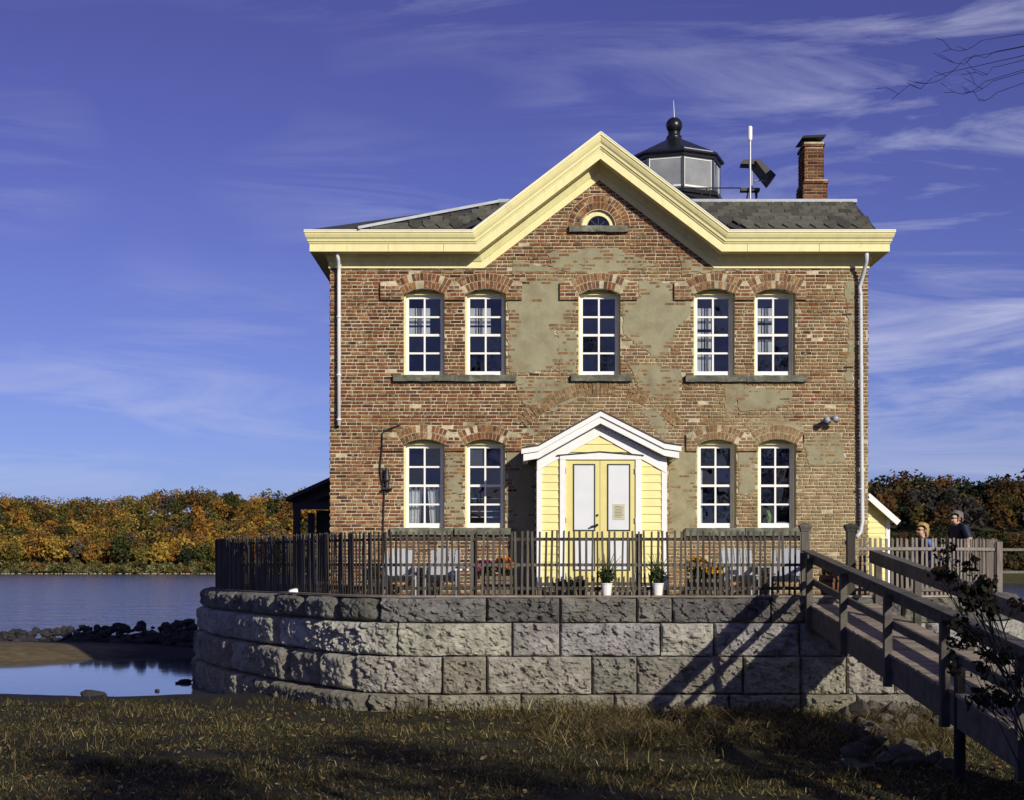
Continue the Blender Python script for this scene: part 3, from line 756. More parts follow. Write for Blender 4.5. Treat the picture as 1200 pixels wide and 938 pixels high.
# windows
def build_window(o, i):
    x0, x1, zt, zb = o['x0'], o['x1'], o['zt'], o['zb']; w = x1-x0; e = 0.0015
    b = MB(); ya, yb = FY+0.075, FY+0.23; cw = 0.026
    zs = zt-0.06
    b.box(x0+e, x0+cw, ya, yb, zb+0.002, zs); b.box(x1-cw, x1-e, ya, yb, zb+0.002, zs)
    # arched head board
    n = 10; hw_ = (w/2)*math.sqrt((zt-0.004-zs)/RISE); xc_ = (x0+x1)/2; P = []
    for k in range(n+1):
        x = xc_+hw_-2*hw_*k/n; P.append((x, max(zs, arch(o, x)-0.003)))
    P = [(xc_-hw_, zs-0.004), (xc_+hw_, zs-0.004)]+P
    b.prism(P, FY+0.125, yb)
    b.box(x0+cw, x1-cw, ya+0.01, yb, zs-0.012, zs)
    win = b.build('window', M['yellow_trim'], house)
    # sash
    sx0, sx1, sz0, sz1 = x0+cw+0.002, x1-cw-0.002, zb+0.004, zs-0.014
    s = MB(); st = 0.042; y0, y1 = FY+0.15, FY+0.19
    s.box(sx0, sx0+st, y0, y1, sz0, sz1); s.box(sx1-st, sx1, y0, y1, sz0, sz1)
    s.box(sx0+st, sx1-st, y0, y1, sz0, sz0+0.072); s.box(sx0+st, sx1-st, y0, y1, sz1-0.05, sz1)
    gx0, gx1, gz0, gz1 = sx0+st, sx1-st, sz0+0.072, sz1-0.05
    mw = 0.027; xm = (gx0+gx1)/2
    hz = [gz0+(gz1-gz0)*k/4 for k in (1, 2, 3)]
    s.box(xm-mw/2, xm+mw/2, y0+0.004, y1-0.004, gz0, gz1)
    for k, z in enumerate(hz):
        t = mw*1.35 if k == 1 else mw
        s.box(gx0, xm-mw/2, y0+0.005, y1-0.005, z-t/2, z+t/2); s.box(xm+mw/2, gx1, y0+0.005, y1-0.005, z-t/2, z+t/2)
    s.build('sash', M['white_paint'], win)
    pm = MB(); pw = (gx1-gx0)/2-mw/2; ph = (gz1-gz0)/4
    pm.box(-pw/2-0.004, pw/2+0.004, -0.002, 0.002, -ph/2, ph/2)
    me = pm.mesh('pane', M['glass'], (0, 0, 0))[0]
    for k in range(4):
        for j in (0, 1):
            cx = (gx0+xm-mw/2)/2 if j == 0 else (gx1+xm+mw/2)/2
            inst('pane', me, win, (cx, y0+0.02, gz0+ph*(k+0.5)), (R(rng.uniform(-1.8, 1.8)), 0, R(rng.uniform(-2.2, 2.2))))
    return win, (gx0, gx1, gz0, gz1)
def lattice(win, g, f0, f1, u1):
    gx0, gx1, gz0, gz1 = g; b = MB(); H = gz1-gz0; Wd = gx1-gx0; y = FY+0.30
    r = random.Random(int(gx0*100))
    xs = [0.0, 0.19, 0.22, 0.27, 0.31, 0.50, u1]; zs = [f0, f0+(f1-f0)*0.30, f0+(f1-f0)*0.36, f0+(f1-f0)*0.62, f0+(f1-f0)*0.66, f1]
    for a, c in ((0, 1), (2, 3), (4, 5), (5, 6)):
        for p, q in ((0, 1), (2, 3), (4, 5)):
            b.box(gx0+Wd*xs[a]-0.01, gx0+Wd*xs[c]-0.012, y, y+0.012, gz0+H*zs[p], gz0+H*zs[q]-0.008)
    b.build('pale_panel', M['curtain'], win)  # pale panels behind the glass, split by narrow gaps
def drape(win, g, f0, f1, gap=0.12):
    gx0, gx1, gz0, gz1 = g; b = MB(); H = gz1-gz0; y = FY+0.29
    for side in (0, 1):
        n = 16; pr = None
        a = gx0 if side == 0 else (gx0+gx1)/2+gap*0.3; c = (gx0+gx1)/2-gap*0.3 if side == 0 else gx1
        for k in range(n+1):
            t = k/n; xt = a+(c-a)*t; xb = a+(c-a)*(t*0.8 if side == 0 else 0.2+0.8*t); yy = y+0.02*math.sin(t*22)
            p = ((xt, yy, gz0+H*f1+0.02*math.sin(k)), (xb, yy, gz0+H*f0))
            if pr: b.face([pr[0], p[0], p[1], pr[1]])
            pr = p
    b.build('curtain', M['curtain'], win)
for i, o in enumerate(OPEN):
    win, g = build_window(o, i)
    if i in (0, 1): lattice(win, g, 0.52, 0.90, 0.68)
    if i == 3: lattice(win, g, 0.02, 0.9, 0.5)
    if i == 4: lattice(win, g, 0.28, 0.9, 0.6)
    if i == 5: drape(win, g, 0.0, 0.47)
    if i == 6:
        b = MB(); b.box(g[0]-0.003, (g[0]+g[1])/2-0.02, FY+0.20, FY+0.207, g[2]+(g[3]-g[2])*0.76, g[3])
        b.build('window_screen', M['room'], win)
        b = MB()
        for t in (0.08, 0.16, 0.24, 0.33): b.box(g[0]+0.02, g[1]-0.02, FY+0.34, FY+0.36, g[2]+(g[3]-g[2])*t, g[2]+(g[3]-g[2])*t+0.012)
        b.build('blind_slat', M['curtain'], win)
    if i == 7:
        b = MB(); b.box(g[0], g[0]+0.035, FY+0.24, FY+0.27, g[2], g[2]+(g[3]-g[2])*0.72); b.build('curtain', M['curtain'], win)
    if i == 8:
        b = MB(); x = (g[0]+g[1])/2; H = (g[3]-g[2])
        b.box(x+0.02, x+0.03, FY+0.205, FY+0.235, g[2], g[2]+H*0.24); b.box(x+0.03, g[1], FY+0.207, FY+0.225, g[2], g[2]+0.02); b.box(x+0.03, g[1], FY+0.207, FY+0.225, g[2]+H*0.225, g[2]+H*0.245)
        b.build('window_fan', M['lead'], win)
        b = MB(); b.tube([(x-0.08, FY+0.26, g[2]), (x-0.07, FY+0.26, g[2]+0.1), (x-0.1, FY+0.26, g[2]+0.2)], [0.03, 0.05, 0.02], 7)
        b.build('green_ornament', mat('ornament', (0.25, 0.42, 0.12), 0.5), win)
# lunette window
def lunette():
    cx = (LUN['x0']+LUN['x1'])/2; zb = LUN['zb']; r0 = LUN['r']-0.002
    b = MB(); pr = None
    for k in range(17):
        t = math.pi*k/16; p = (cx+(r0-0.075)*math.cos(t), zb+(r0-0.075)*math.sin(t)); q = (cx+r0*math.cos(t), zb+r0*math.sin(t))
        if pr: b.prism([pr[0], p, q, pr[1]], FY+0.03, FY+0.15)
        pr = (p, q)
    w = b.build('window', M['yellow_trim'], house); tag(w, 'small half-round attic window')
    P = [(cx+(r0-0.07)*math.cos(math.pi*k/12), zb+0.004+(r0-0.07)*math.sin(math.pi*k/12)) for k in range(13)]
    s = MB(); s.prism(P, FY+0.09, FY+0.094); s.build('pane', M['glass'], w)
    s = MB()
    for a in (0.25, 0.5, 0.75): s.bar((cx, FY+0.08, zb+0.01), (cx+(r0-0.07)*math.cos(math.pi*a), FY+0.08, zb+(r0-0.07)*math.sin(math.pi*a)), 0.012, 0.012, (0, 1, 0))
    s.build('muntin', M['dark_line'], w)
lunette()

# cornice: one mitred profile swept along side, eave, gable, eave, side
def build_cornice():
    prof = [(0.0, -0.01), (0.03, -0.01), (0.03, 0.085), (0.048, 0.09), (0.062, 0.115), (0.09, 0.16), (0.10, 0.172), (0.10, 0.182), (0.36, 0.185), (0.36, 0.172), (0.385, 0.172), (0.385, 0.285),
            (0.40, 0.287), (0.405, 0.305), (0.425, 0.315), (0.43, 0.345), (0.455, 0.37), (0.475, 0.41), (0.478, 0.43), (0.492, 0.432), (0.492, 0.462), (0.0, 0.475)]
    th = math.atan(SL)
    nodes = []   # (x, y, z, mitred normal (x,z) , out dir (x,y))
    mit = math.tan(th/2)
    nodes.append((HX0, HB, EZ, (0, 1), (-0.68, 0))); nodes.append((HX0, FY, EZ, (0, 1), (-0.68, -1)))
    nodes.append((HC-GW, FY, EZ, (-mit, 1), (0, -1)))
    nodes.append((HC, FY, gable_top, (0, 1/math.cos(th)), (0, -1)))
    nodes.append((HC+GW, FY, EZ, (mit, 1), (0, -1)))
    nodes.append((HX1, FY, EZ, (0, 1), (0.62, -1))); nodes.append((HX1, HB, EZ, (0, 1), (0.62, 0)))
    b = MB(); n = len(prof)
    for (x, y, z, nm, od) in nodes:
        for (o, v) in prof: b.v.append((x+nm[0]*v+od[0]*o, y+od[1]*o, z+nm[1]*v))
    for k in range(len(nodes)-1):
        for q in range(n-1): b.f.append((k*n+q, k*n+q+1, (k+1)*n+q+1, (k+1)*n+q)); b.c.append(None)
    b.build('cornice', M['yellow_trim'], house)
    for px_ in (455, 520, 876, 960):
        sm = MB(); xx = X(px_, FY-0.38); sm.box(xx-0.0025, xx+0.0025, FY-0.3875, FY-0.38, EZ+0.174, EZ+0.284); sm.build('board_joint', M['sill'], house)
    # white drip edge / gutter line on top of the cornice
    g = MB()
    for k in range(1, len(nodes)-2):
        a, c = nodes[k], nodes[k+1]
        o = 0.488
        p = Vector((a[0]+a[3][0]*0.468+a[4][0]*o, a[1]+a[4][1]*o, a[2]+a[3][1]*0.468)); q = Vector((c[0]+c[3][0]*0.468+c[4][0]*o, c[1]+c[4][1]*o, c[2]+c[3][1]*0.468))
        g.bar(p, q, 0.02, 0.014)
    g.build('drip_edge', M['white_paint'], house)
    return nodes
build_cornice()

def build_roof():
    ez = EZ+0.482; rY = 24.5; rZ = Zp(238, 24.5); ye = FY-0.47
    s = (rZ-ez)/(rY-ye)
    lx = X(430, ye); lr = X(584, rY); rx0 = X(1027, ye); rx1 = X(1001, rY)
    b = MB()
    bk = HB+0.3
    th_ = math.atan(SL); zt_ = gable_top+0.482/math.cos(th_)
    vx = lambda z: (zt_-z)/SL-0.03        # half-width of the cross gable at height z
    b.face([(lx, ye, ez), (HC-vx(ez)-0.14, ye, ez), (HC-vx(rZ), rY, rZ), (lr, rY, rZ)])
    b.face([(HC+vx(ez)+0.14, ye, ez), (rx0, ye, ez), (rx1, rY, rZ), (HC+vx(rZ), rY, rZ)])
    b.face([(lr, rY, rZ), (rx1, rY, rZ), (rx1, bk-2, rZ), (lr, bk-2, rZ)])
    b.face([(rx0, ye, ez), (HX1+0.28, ye, ez-0.01), (HX1+0.28, bk, ez-0.01), (rx0, bk, ez)]); b.face([(rx0, ye, ez), (rx0, bk, ez), (rx1, bk-2, rZ), (rx1, rY, rZ)])
    b.face([(lx, ye, ez), (lr, rY, rZ), (lr, bk-2, rZ), (HX0-0.3, bk, ez-0.01), (HX0-0.3, ye, ez-0.01)])
    b.face([(HX0-0.3, bk, ez-0.01), (lr, bk-2, rZ), (rx1, bk-2, rZ), (rx0, bk, ez), (HX1+0.28, bk, ez-0.01)])
    roof = b.build('roof', M['roof_dark'], house)
    # cross gable roof
    th = math.atan(SL); zt = gable_top+0.482/math.cos(th); hw = GW+0.2
    g = MB()
    for sg in (-1, 1):
        P = [(HC, ye-0.012, zt), (HC+sg*(GW-0.482*math.tan(th/2)*-1+0.02), ye-0.012, ez-0.005)]
        x1 = P[1][0]; q = [(HC, zt), (x1, ez-0.004), (x1-sg*0.01, ez-0.03), (HC, zt-0.03)]
        g.prism(q, ye-0.014, FY+7.0)
    g.build('gable_roof', M['roof_dark'], house)
    # slates on the front slope
    up = Vector((0, rY-ye, rZ-ez)); Ln = up.length; up.normalize(); nrm = Vector((0, -up.z, up.y))
    sw = 0.205; ex = 0.15; hh = 0.29
    m = MB(); t = 0.022
    out = [(-sw/2+0.011, hh), (-sw/2+0.011, 0.11), (-sw*0.16, 0.0), (sw*0.16, 0.0), (sw/2-0.011, 0.11), (sw/2-0.011, hh)]
    V = [(x, 0, z) for x, z in out]+[(x, -t, z) for x, z in out]; n = 6
    m.add(V, [tuple(range(n)), tuple(n+k for k in reversed(range(n)))]+[(k, n+k, n+(k+1) % n, (k+1) % n) for k in range(n)])
    me = m.mesh('slate', M['slate'], (0, 0, 0))[0]
    ang = math.atan2(up.z, up.y)      # slope
    rows = int(Ln/ex); r = random.Random(4)
    for xa, xb in ((lx+0.05, HC-vx(ez)-0.3), (HC+vx(ez)+0.3, rx0-0.05)):
        st = MB(); p = Vector((0, ye, ez))+nrm*0.006; q = p+up*0.22; st.hexa([(xa, p.y, p.z), (xb, p.y, p.z), (xb, q.y, q.z), (xa, q.y, q.z), (xa, p.y+nrm.y*0.01, p.z+0.008), (xb, p.y+nrm.y*0.01, p.z+0.008), (xb, q.y+nrm.y*0.01, q.z+0.008), (xa, q.y+nrm.y*0.01, q.z+0.008)]); st.build('starter_course', M['slate'], roof)
    for k in range(rows):
        d = k*ex; f = d/Ln; f2 = min(1.0, (d+hh)/Ln)
        xl = lx+(lr-lx)*f2+0.12; xr = rx0+(rx1-rx0)*f-0.10
        x = math.ceil(xl/sw)*sw+(sw/2 if k % 2 else 0)
        while x < xr:
            z = ez+up.z*d
            # skip what the cross gable hides
            if abs(x-HC) > (zt-z)/SL+0.11-0.36*f:
                p = Vector((x, ye, ez))+up*d+nrm*(0.012+0.004*(k % 2)); o = inst('slate', me, roof, p, (R(90)*-1+ang+R(2.5), 0, R(r.uniform(-0.8, 0.8))))
                o.scale = (1, 1, min(1.0, max(0.3, (Ln-d+0.02)/hh)))
                o.rotation_euler = (ang-R(90)-R(-2.0), 0, R(r.uniform(-0.8, 0.8)))
            x += sw
    # ridge and hip flashings
    f = MB(); f.bar((lr, rY, rZ+0.02), (rx1+0.03, rY, rZ+0.02), 0.14, 0.05); f.bar((lx-0.15, ye-0.02, ez+0.01), (lr, rY, rZ+0.02), 0.13, 0.04)
    f.build('ridge_flashing', M['lead'], house)
    return ez, rY, rZ
ez, rY, rZ = build_roof()

def build_chimney():
    Yc = 25.75; x0, x1 = X(941, Yc), X(969.5, Yc); dY = 0.62
    b = MB(); r = random.Random(3); core = MB()
    zb, zm, zt = rZ-0.15, Zp(213, Yc), Zp(166, Yc)
    def stack(xa, xb, ya, yb, z0, z1):
        core.box(xa+0.012, xb-0.012, ya+0.012, yb-0.012, z0, z1)
        z = z0; k = 0
        while z < z1-0.02:
            h = min(CO-JT, z1-z)
            for (p0, p1, ax) in ((xa, xb, 'f'), (xa, xb, 'k'), (ya, yb, 'l'), (ya, yb, 'r')):
                q = p0-(0.1 if k % 2 else 0)
                while q < p1-0.02:
                    a, c = max(q, p0), min(q+BL-JT, p1); cc = Vector(r.choice([(0.18, 0.07, 0.032), (0.13, 0.048, 0.024), (0.20, 0.095, 0.042), (0.08, 0.032, 0.02)]))*r.uniform(0.8, 1.2)
                    if c-a > 0.03:
                        if ax == 'f': b.box(a, c, ya-0.002, ya+0.02, z, z+h, tuple(cc))
                        if ax == 'k': b.box(a, c, yb-0.02, yb+0.002, z, z+h, tuple(cc))
                        if ax == 'l': b.box(xa-0.002, xa+0.02, a, c, z, z+h, tuple(cc))
                        if ax == 'r': b.box(xb-0.02, xb+0.002, a, c, z, z+h, tuple(cc))
                    q += BL
            z += CO; k += 1
    w = x1-x0
    stack(x0, x1, Yc, Yc+dY, zb+0.1, zm-0.03)
    stack(x0+0.01, x1+0.015, Yc-0.03, Yc+dY+0.02, zm-0.03, zm+0.03)
    stack(x0+0.03, x1-0.05, Yc+0.03, Yc+dY-0.03, zm+0.03, zt-0.07)
    stack(x0+0.015, x1-0.035, Yc+0.015, Yc+dY-0.015, zt-0.07, zt+0.0)
    ch = core.build('chimney', M['mortar'], house)
    tag(b.build('brickwork', M['brick_clean'], ch), kind='stuff')
    f = MB(); f.box(x0-0.02, x1+0.02, Yc-0.03, Yc+dY+0.03, rZ-0.03, rZ+0.10); f.build('flashing', M['lead'], ch)
    c = MB(); c.tube([(x0+0.06, Yc+0.2, zt), (x0+0.06, Yc+0.2, zt+0.07)], 0.05, 8); c.tube([(x1-0.12, Yc+0.3, zt), (x1-0.12, Yc+0.3, zt+0.07)], 0.06, 8)
    c.hexa([(x0-0.02, Yc-0.04, zt+0.05), (x1-0.04, Yc-0.04, zt+0.065), (x1-0.04, Yc+dY, zt+0.085), (x0-0.02, Yc+dY, zt+0.06), (x0-0.0, Yc-0.05, zt+0.085), (x1-0.02, Yc-0.05, zt+0.10), (x1-0.02, Yc+dY, zt+0.12), (x0+0.0, Yc+dY, zt+0.09)])
    c.build('cap', M['dark_metal'], ch)
build_chimney()

def build_lantern():
    Yc = 28.0; ax = X(790, Yc); k = Yc/F; n = 8; rot = R(5)
    ze = Zp(191, Yc)                 # eave ring
    Rg = 0.80; Re = 0.895
    zg0, zg1 = ze-0.60, ze-0.085
    def ring(r, z, out=None): return [(ax+r*math.sin(rot+2*math.pi*q/n), Yc-r*math.cos(rot+2*math.pi*q/n), z) for q in range(n)]
    b = MB(); b.lathe([(Rg+0.05, rZ-0.2), (Rg+0.05, zg0-0.12), (Rg+0.09, zg0-0.10), (Rg+0.09, zg0-0.04), (Rg+0.02, zg0)], ax, Yc, n, None, rot)
    lan = b.build('lantern_room', M['black_metal'], house); tag(lan, 'eight-sided glazed lantern room with black roof')
    m = MB(); rb, rt = ring(Rg, zg0), ring(Rg, zg1)
    for q in range(n): m = MB(); m.bar(rb[q], rt[q], 0.045, 0.045, (1, 0, 0)); m.build('mullion', M['black_metal'], lan)
    fr = MB()
    for q in range(n):
        a, c, d, e = [Vector(v) for v in (rb[q], rb[(q+1) % n], rt[(q+1) % n], rt[q])]
        ctr = (a+c+d+e)/4; rad = (ctr-Vector((ax, Yc, ctr.z))).normalized()
        i2 = [v+(ctr-v)*0.0 for v in (a, c, d, e)]
        for (p, s_) in ((a, c), (d, e)): fr.bar(p+(s_-p)*0.05+(Vector((0, 0, 0.025)) if p.z < ctr.z else Vector((0, 0, -0.02))), p+(s_-p)*0.95+(Vector((0, 0, 0.025)) if p.z < ctr.z else Vector((0, 0, -0.02))), 0.02, 0.03 if p.z < ctr.z else 0.012)
        for (p, s_, w_) in ((a, e, c-a), (c, d, a-c)): fr.bar(p+w_*0.05, s_+w_*0.05, 0.014, 0.014, (1, 0, 0))
        g = MB(); t = rad*0.004
        g.hexa([a-t, c-t, c+t, a+t, e-t, d-t, d+t, e+t]); g.build('pane', M['frosted'], lan)
    fr.build('pane_frame', M['white_paint'], lan)
    rf = MB(); rf.lathe([(Rg+0.0, zg1), (Rg+0.035, zg1+0.02), (Rg+0.04, zg1+0.06), (Re-0.02, ze-0.015), (Re, ze), (Re, ze+0.028), (Re-0.04, ze+0.05), (0.145, Zp(164.5, Yc)), (0.145, Zp(163, Yc))], ax, Yc, n, None, rot)
    roof = rf.build('lantern_roof', M['black_metal'], lan)
    z0 = Zp(164, Yc)
    f = MB(); zb = Zp(147.5, Yc); rb_ = 0.145
    prof = [(0.135, z0), (0.135, z0+0.05), (0.10, z0+0.085), (0.105, z0+0.11), (0.115, z0+0.125), (0.07, z0+0.14)]
    f.lathe(prof+[(rb_*math.sin(t), zb-rb_*math.cos(t)) for t in [0.5+k*(math.pi-0.5)/12 for k in range(12)]]+[(0.01, zb+rb_)], ax, Yc, 20)
    f.build('ball_finial', M['black_metal'], lan, smooth=True)
    s = MB(); s.tube([(ax, Yc, zb+rb_-0.02), (ax-0.012, Yc, Zp(118, Yc))], [0.016, 0.006], 8); s.build('lightning_rod', M['grey_metal'], lan)
    d = MB()
    d.hexa([(ax+0.08, Yc-Re-0.0+0.0, ze+0.03), (ax+0.60, Yc-0.62, ze+0.03), (ax+0.59, Yc-0.60, ze+0.03), (ax+0.08, Yc-Re+0.03, ze+0.03), (ax+0.08, Yc-Re, ze+0.046), (ax+0.60, Yc-0.62, ze+0.046), (ax+0.59, Yc-0.60, ze+0.046), (ax+0.08, Yc-Re+0.03, ze+0.046)])
    d.build('eave_flashing', M['grey_metal'], lan)
    # service rail around the lantern
    zr = Zp(220.5, 27.0); r = MB(); r.tube([(X(798, 27), 27.0, zr), (X(868, 27), 27.0, zr)], 0.012, 6); r.tube([(X(832, 27), 27.0, rZ), (X(832, 27), 27.0, zr)], 0.01, 6); r.tube([(X(820, 27), 27.0, zr-0.14), (X(830, 27), 27.0, zr)], 0.01, 6)
    r.build('service_rail', M['dark_metal'], lan)
build_lantern()

def build_mast():
    Y = 26.9; xm = X(879, Y); e = empty('antenna_mast', (xm, Y, rZ), 'thin grey antenna pole with thick white tip on the roof ridge', 'antenna')
    b = MB(); b.tube([(xm, Y, rZ), (xm, Y, Zp(163, Y))], 0.019, 10); b.build('pole', M['grey_metal'], e)
    b = MB(); b.tube([(xm, Y, Zp(165, Y)), (xm, Y, Zp(163, Y)), (xm, Y, Zp(149, Y)), (xm, Y, Zp(148, Y))], [0.03, 0.038, 0.038, 0.02], 12); b.build('antenna_tip', M['white_paint'], e)
    b = MB(); z = Zp(221, Y); b.box(X(869, Y), X(891, Y), Y+0.04, Y+0.2, z-0.03, z+0.02)
    for q in ((X(869, Y), X(878, Y)), (X(892, Y), X(886, Y))): b.tube([(q[1], Y+0.1, z), (q[0], Y+0.1, rZ)], 0.014, 6)
    b.tube([(X(888, Y), Y+0.1, z), (X(884, Y), Y+0.1, rZ)], 0.02, 6)
    b.build('bracket', M['dark_metal'], e)
    s = empty('solar_panel', (X(890, Y), Y+0.15, z), 'tilted black solar panel on a bracket beside the antenna', 'solar panel')
    b = MB(); b.tube([(X(882, Y), Y+0.12, z), (X(882, Y), Y+0.12, Zp(188, Y))], 0.016, 8); b.tube([(X(884, Y), Y+0.12, Zp(210, Y)), (X(900, Y), Y+0.12, Zp(209.5, Y))], 0.012, 6); b.build('post', M['grey_metal'], s)
    b = MB()
    P = [(X(889, Y), Zp(187, Y)), (X(909, Y), Zp(206, Y))]
    t = 0.05
    b.hexa([(P[0][0]-0.06, Y-0.05, P[0][1]-0.03), (P[0][0]-0.06, Y+0.5, P[0][1]-0.03), (P[1][0]-0.08, Y+0.5, P[1][1]-0.10), (P[1][0]-0.08, Y-0.05, P[1][1]-0.10),
            (P[0][0], Y-0.05, P[0][1]), (P[0][0], Y+0.5, P[0][1]), (P[1][0], Y+0.5, P[1][1]), (P[1][0], Y-0.05, P[1][1])])
    b.build('panel', M['dark_metal'], s)
    b = MB(); b.hexa([(X(868, Y), Y, Zp(192, Y)), (X(889, Y), Y, Zp(192.5, Y)), (X(889, Y), Y+0.35, Zp(192, Y)), (X(870, Y), Y+0.35, Zp(191, Y)), (X(871, Y), Y, Zp(187, Y)), (X(889, Y), Y, Zp(187, Y)), (X(889, Y), Y+0.35, Zp(186, Y)), (X(872, Y), Y+0.35, Zp(186, Y))])
    b.build('panel', M['dark_metal'], s)
build_mast()

def build_house_fittings():
    # downspouts
    x = xf(398); b = MB(); yo = FY-0.095
    b.tube([(x+0.0, FY-0.30, EZ+0.17), (x-0.0, FY-0.20, EZ+0.08), (x-0.0, FY-0.10, EZ-0.02), (x, yo, EZ-0.1), (x, yo, zf(499))], 0.029, 10)
    for py in (312, 372, 440, 492): b.tube([(x, yo, zf(py)), (x, yo, zf(py+1.6))], 0.040, 10)
    b.build('downspout', M['white_paint'], house, smooth=True)
    x = xf(1007); b = MB()
    b.tube([(x+0.04, FY-0.33, EZ+0.17), (x+0.05, FY-0.26, EZ+0.05), (x+0.03, FY-0.14, EZ-0.12), (x-0.01, FY-0.07, EZ-0.30), (x, yo, EZ-0.42), (xf(1008), yo, 2.5), (xf(1009), yo, zf(612)), (xf(1006), yo-0.05, zf(624)), (xf(1000), yo-0.14, zf(630))], 0.030, 10)
    for py in (325, 345, 374, 573): b.tube([(x, yo, zf(py)), (x, yo, zf(py+1.6))], 0.037, 10)
    b.build('downspout', M['pipe_grey'], house, smooth=True)
    # flood light
    fx, fz = xf(971), zf(493); b = MB()
    b.lathe([(0.035, fz-0.03), (0.035, fz+0.03)], fx, FY-0.02, 10)
    b.tube([(fx, FY-0.01, fz), (fx, FY-0.09, fz+0.02)], 0.014, 8)
    for s in (-1, 1): b.tube([(fx+s*0.01, FY-0.09, fz+0.025), (fx+s*0.06, FY-0.20, fz+0.01*s), (fx+s*0.075, FY-0.24, fz-0.01)], [0.022, 0.045, 0.052], 12)
    b.build('flood_light', M['lead'], house, smooth=True)
    # cable and old bell box by the left window
    c = MB(); xs = xf(451); y = FY-0.045
    c.tube([(xf(470), y, zf(498)), (xf(456), y, zf(503)), (xf(449), y, zf(507)), (xf(448), y, zf(528)), (xf(446), y, zf(548)), (xf(447), y, zf(560)), (xf(451), y, zf(577)), (xf(450), y, zf(600)), (xf(449.5), y-0.01, zf(640)), (xf(450), y, 0.02)], 0.011, 6)
    c.build('cable', M['dark_metal'], house)
    w = MB(); w.lathe([(0.03, zf(566)), (0.05, zf(563)), (0.035, zf(556)), (0.03, zf(549))], xf(454), FY-0.09, 12); w.box(xf(449), xf(460), FY-0.12, FY-0.005, zf(574), zf(572)); w.tube([(xf(454), FY-0.09, zf(573)), (xf(454), FY-0.09, zf(564))], 0.03, 10)
    w.build('bell', M['dark_metal'], house)
build_house_fittings()

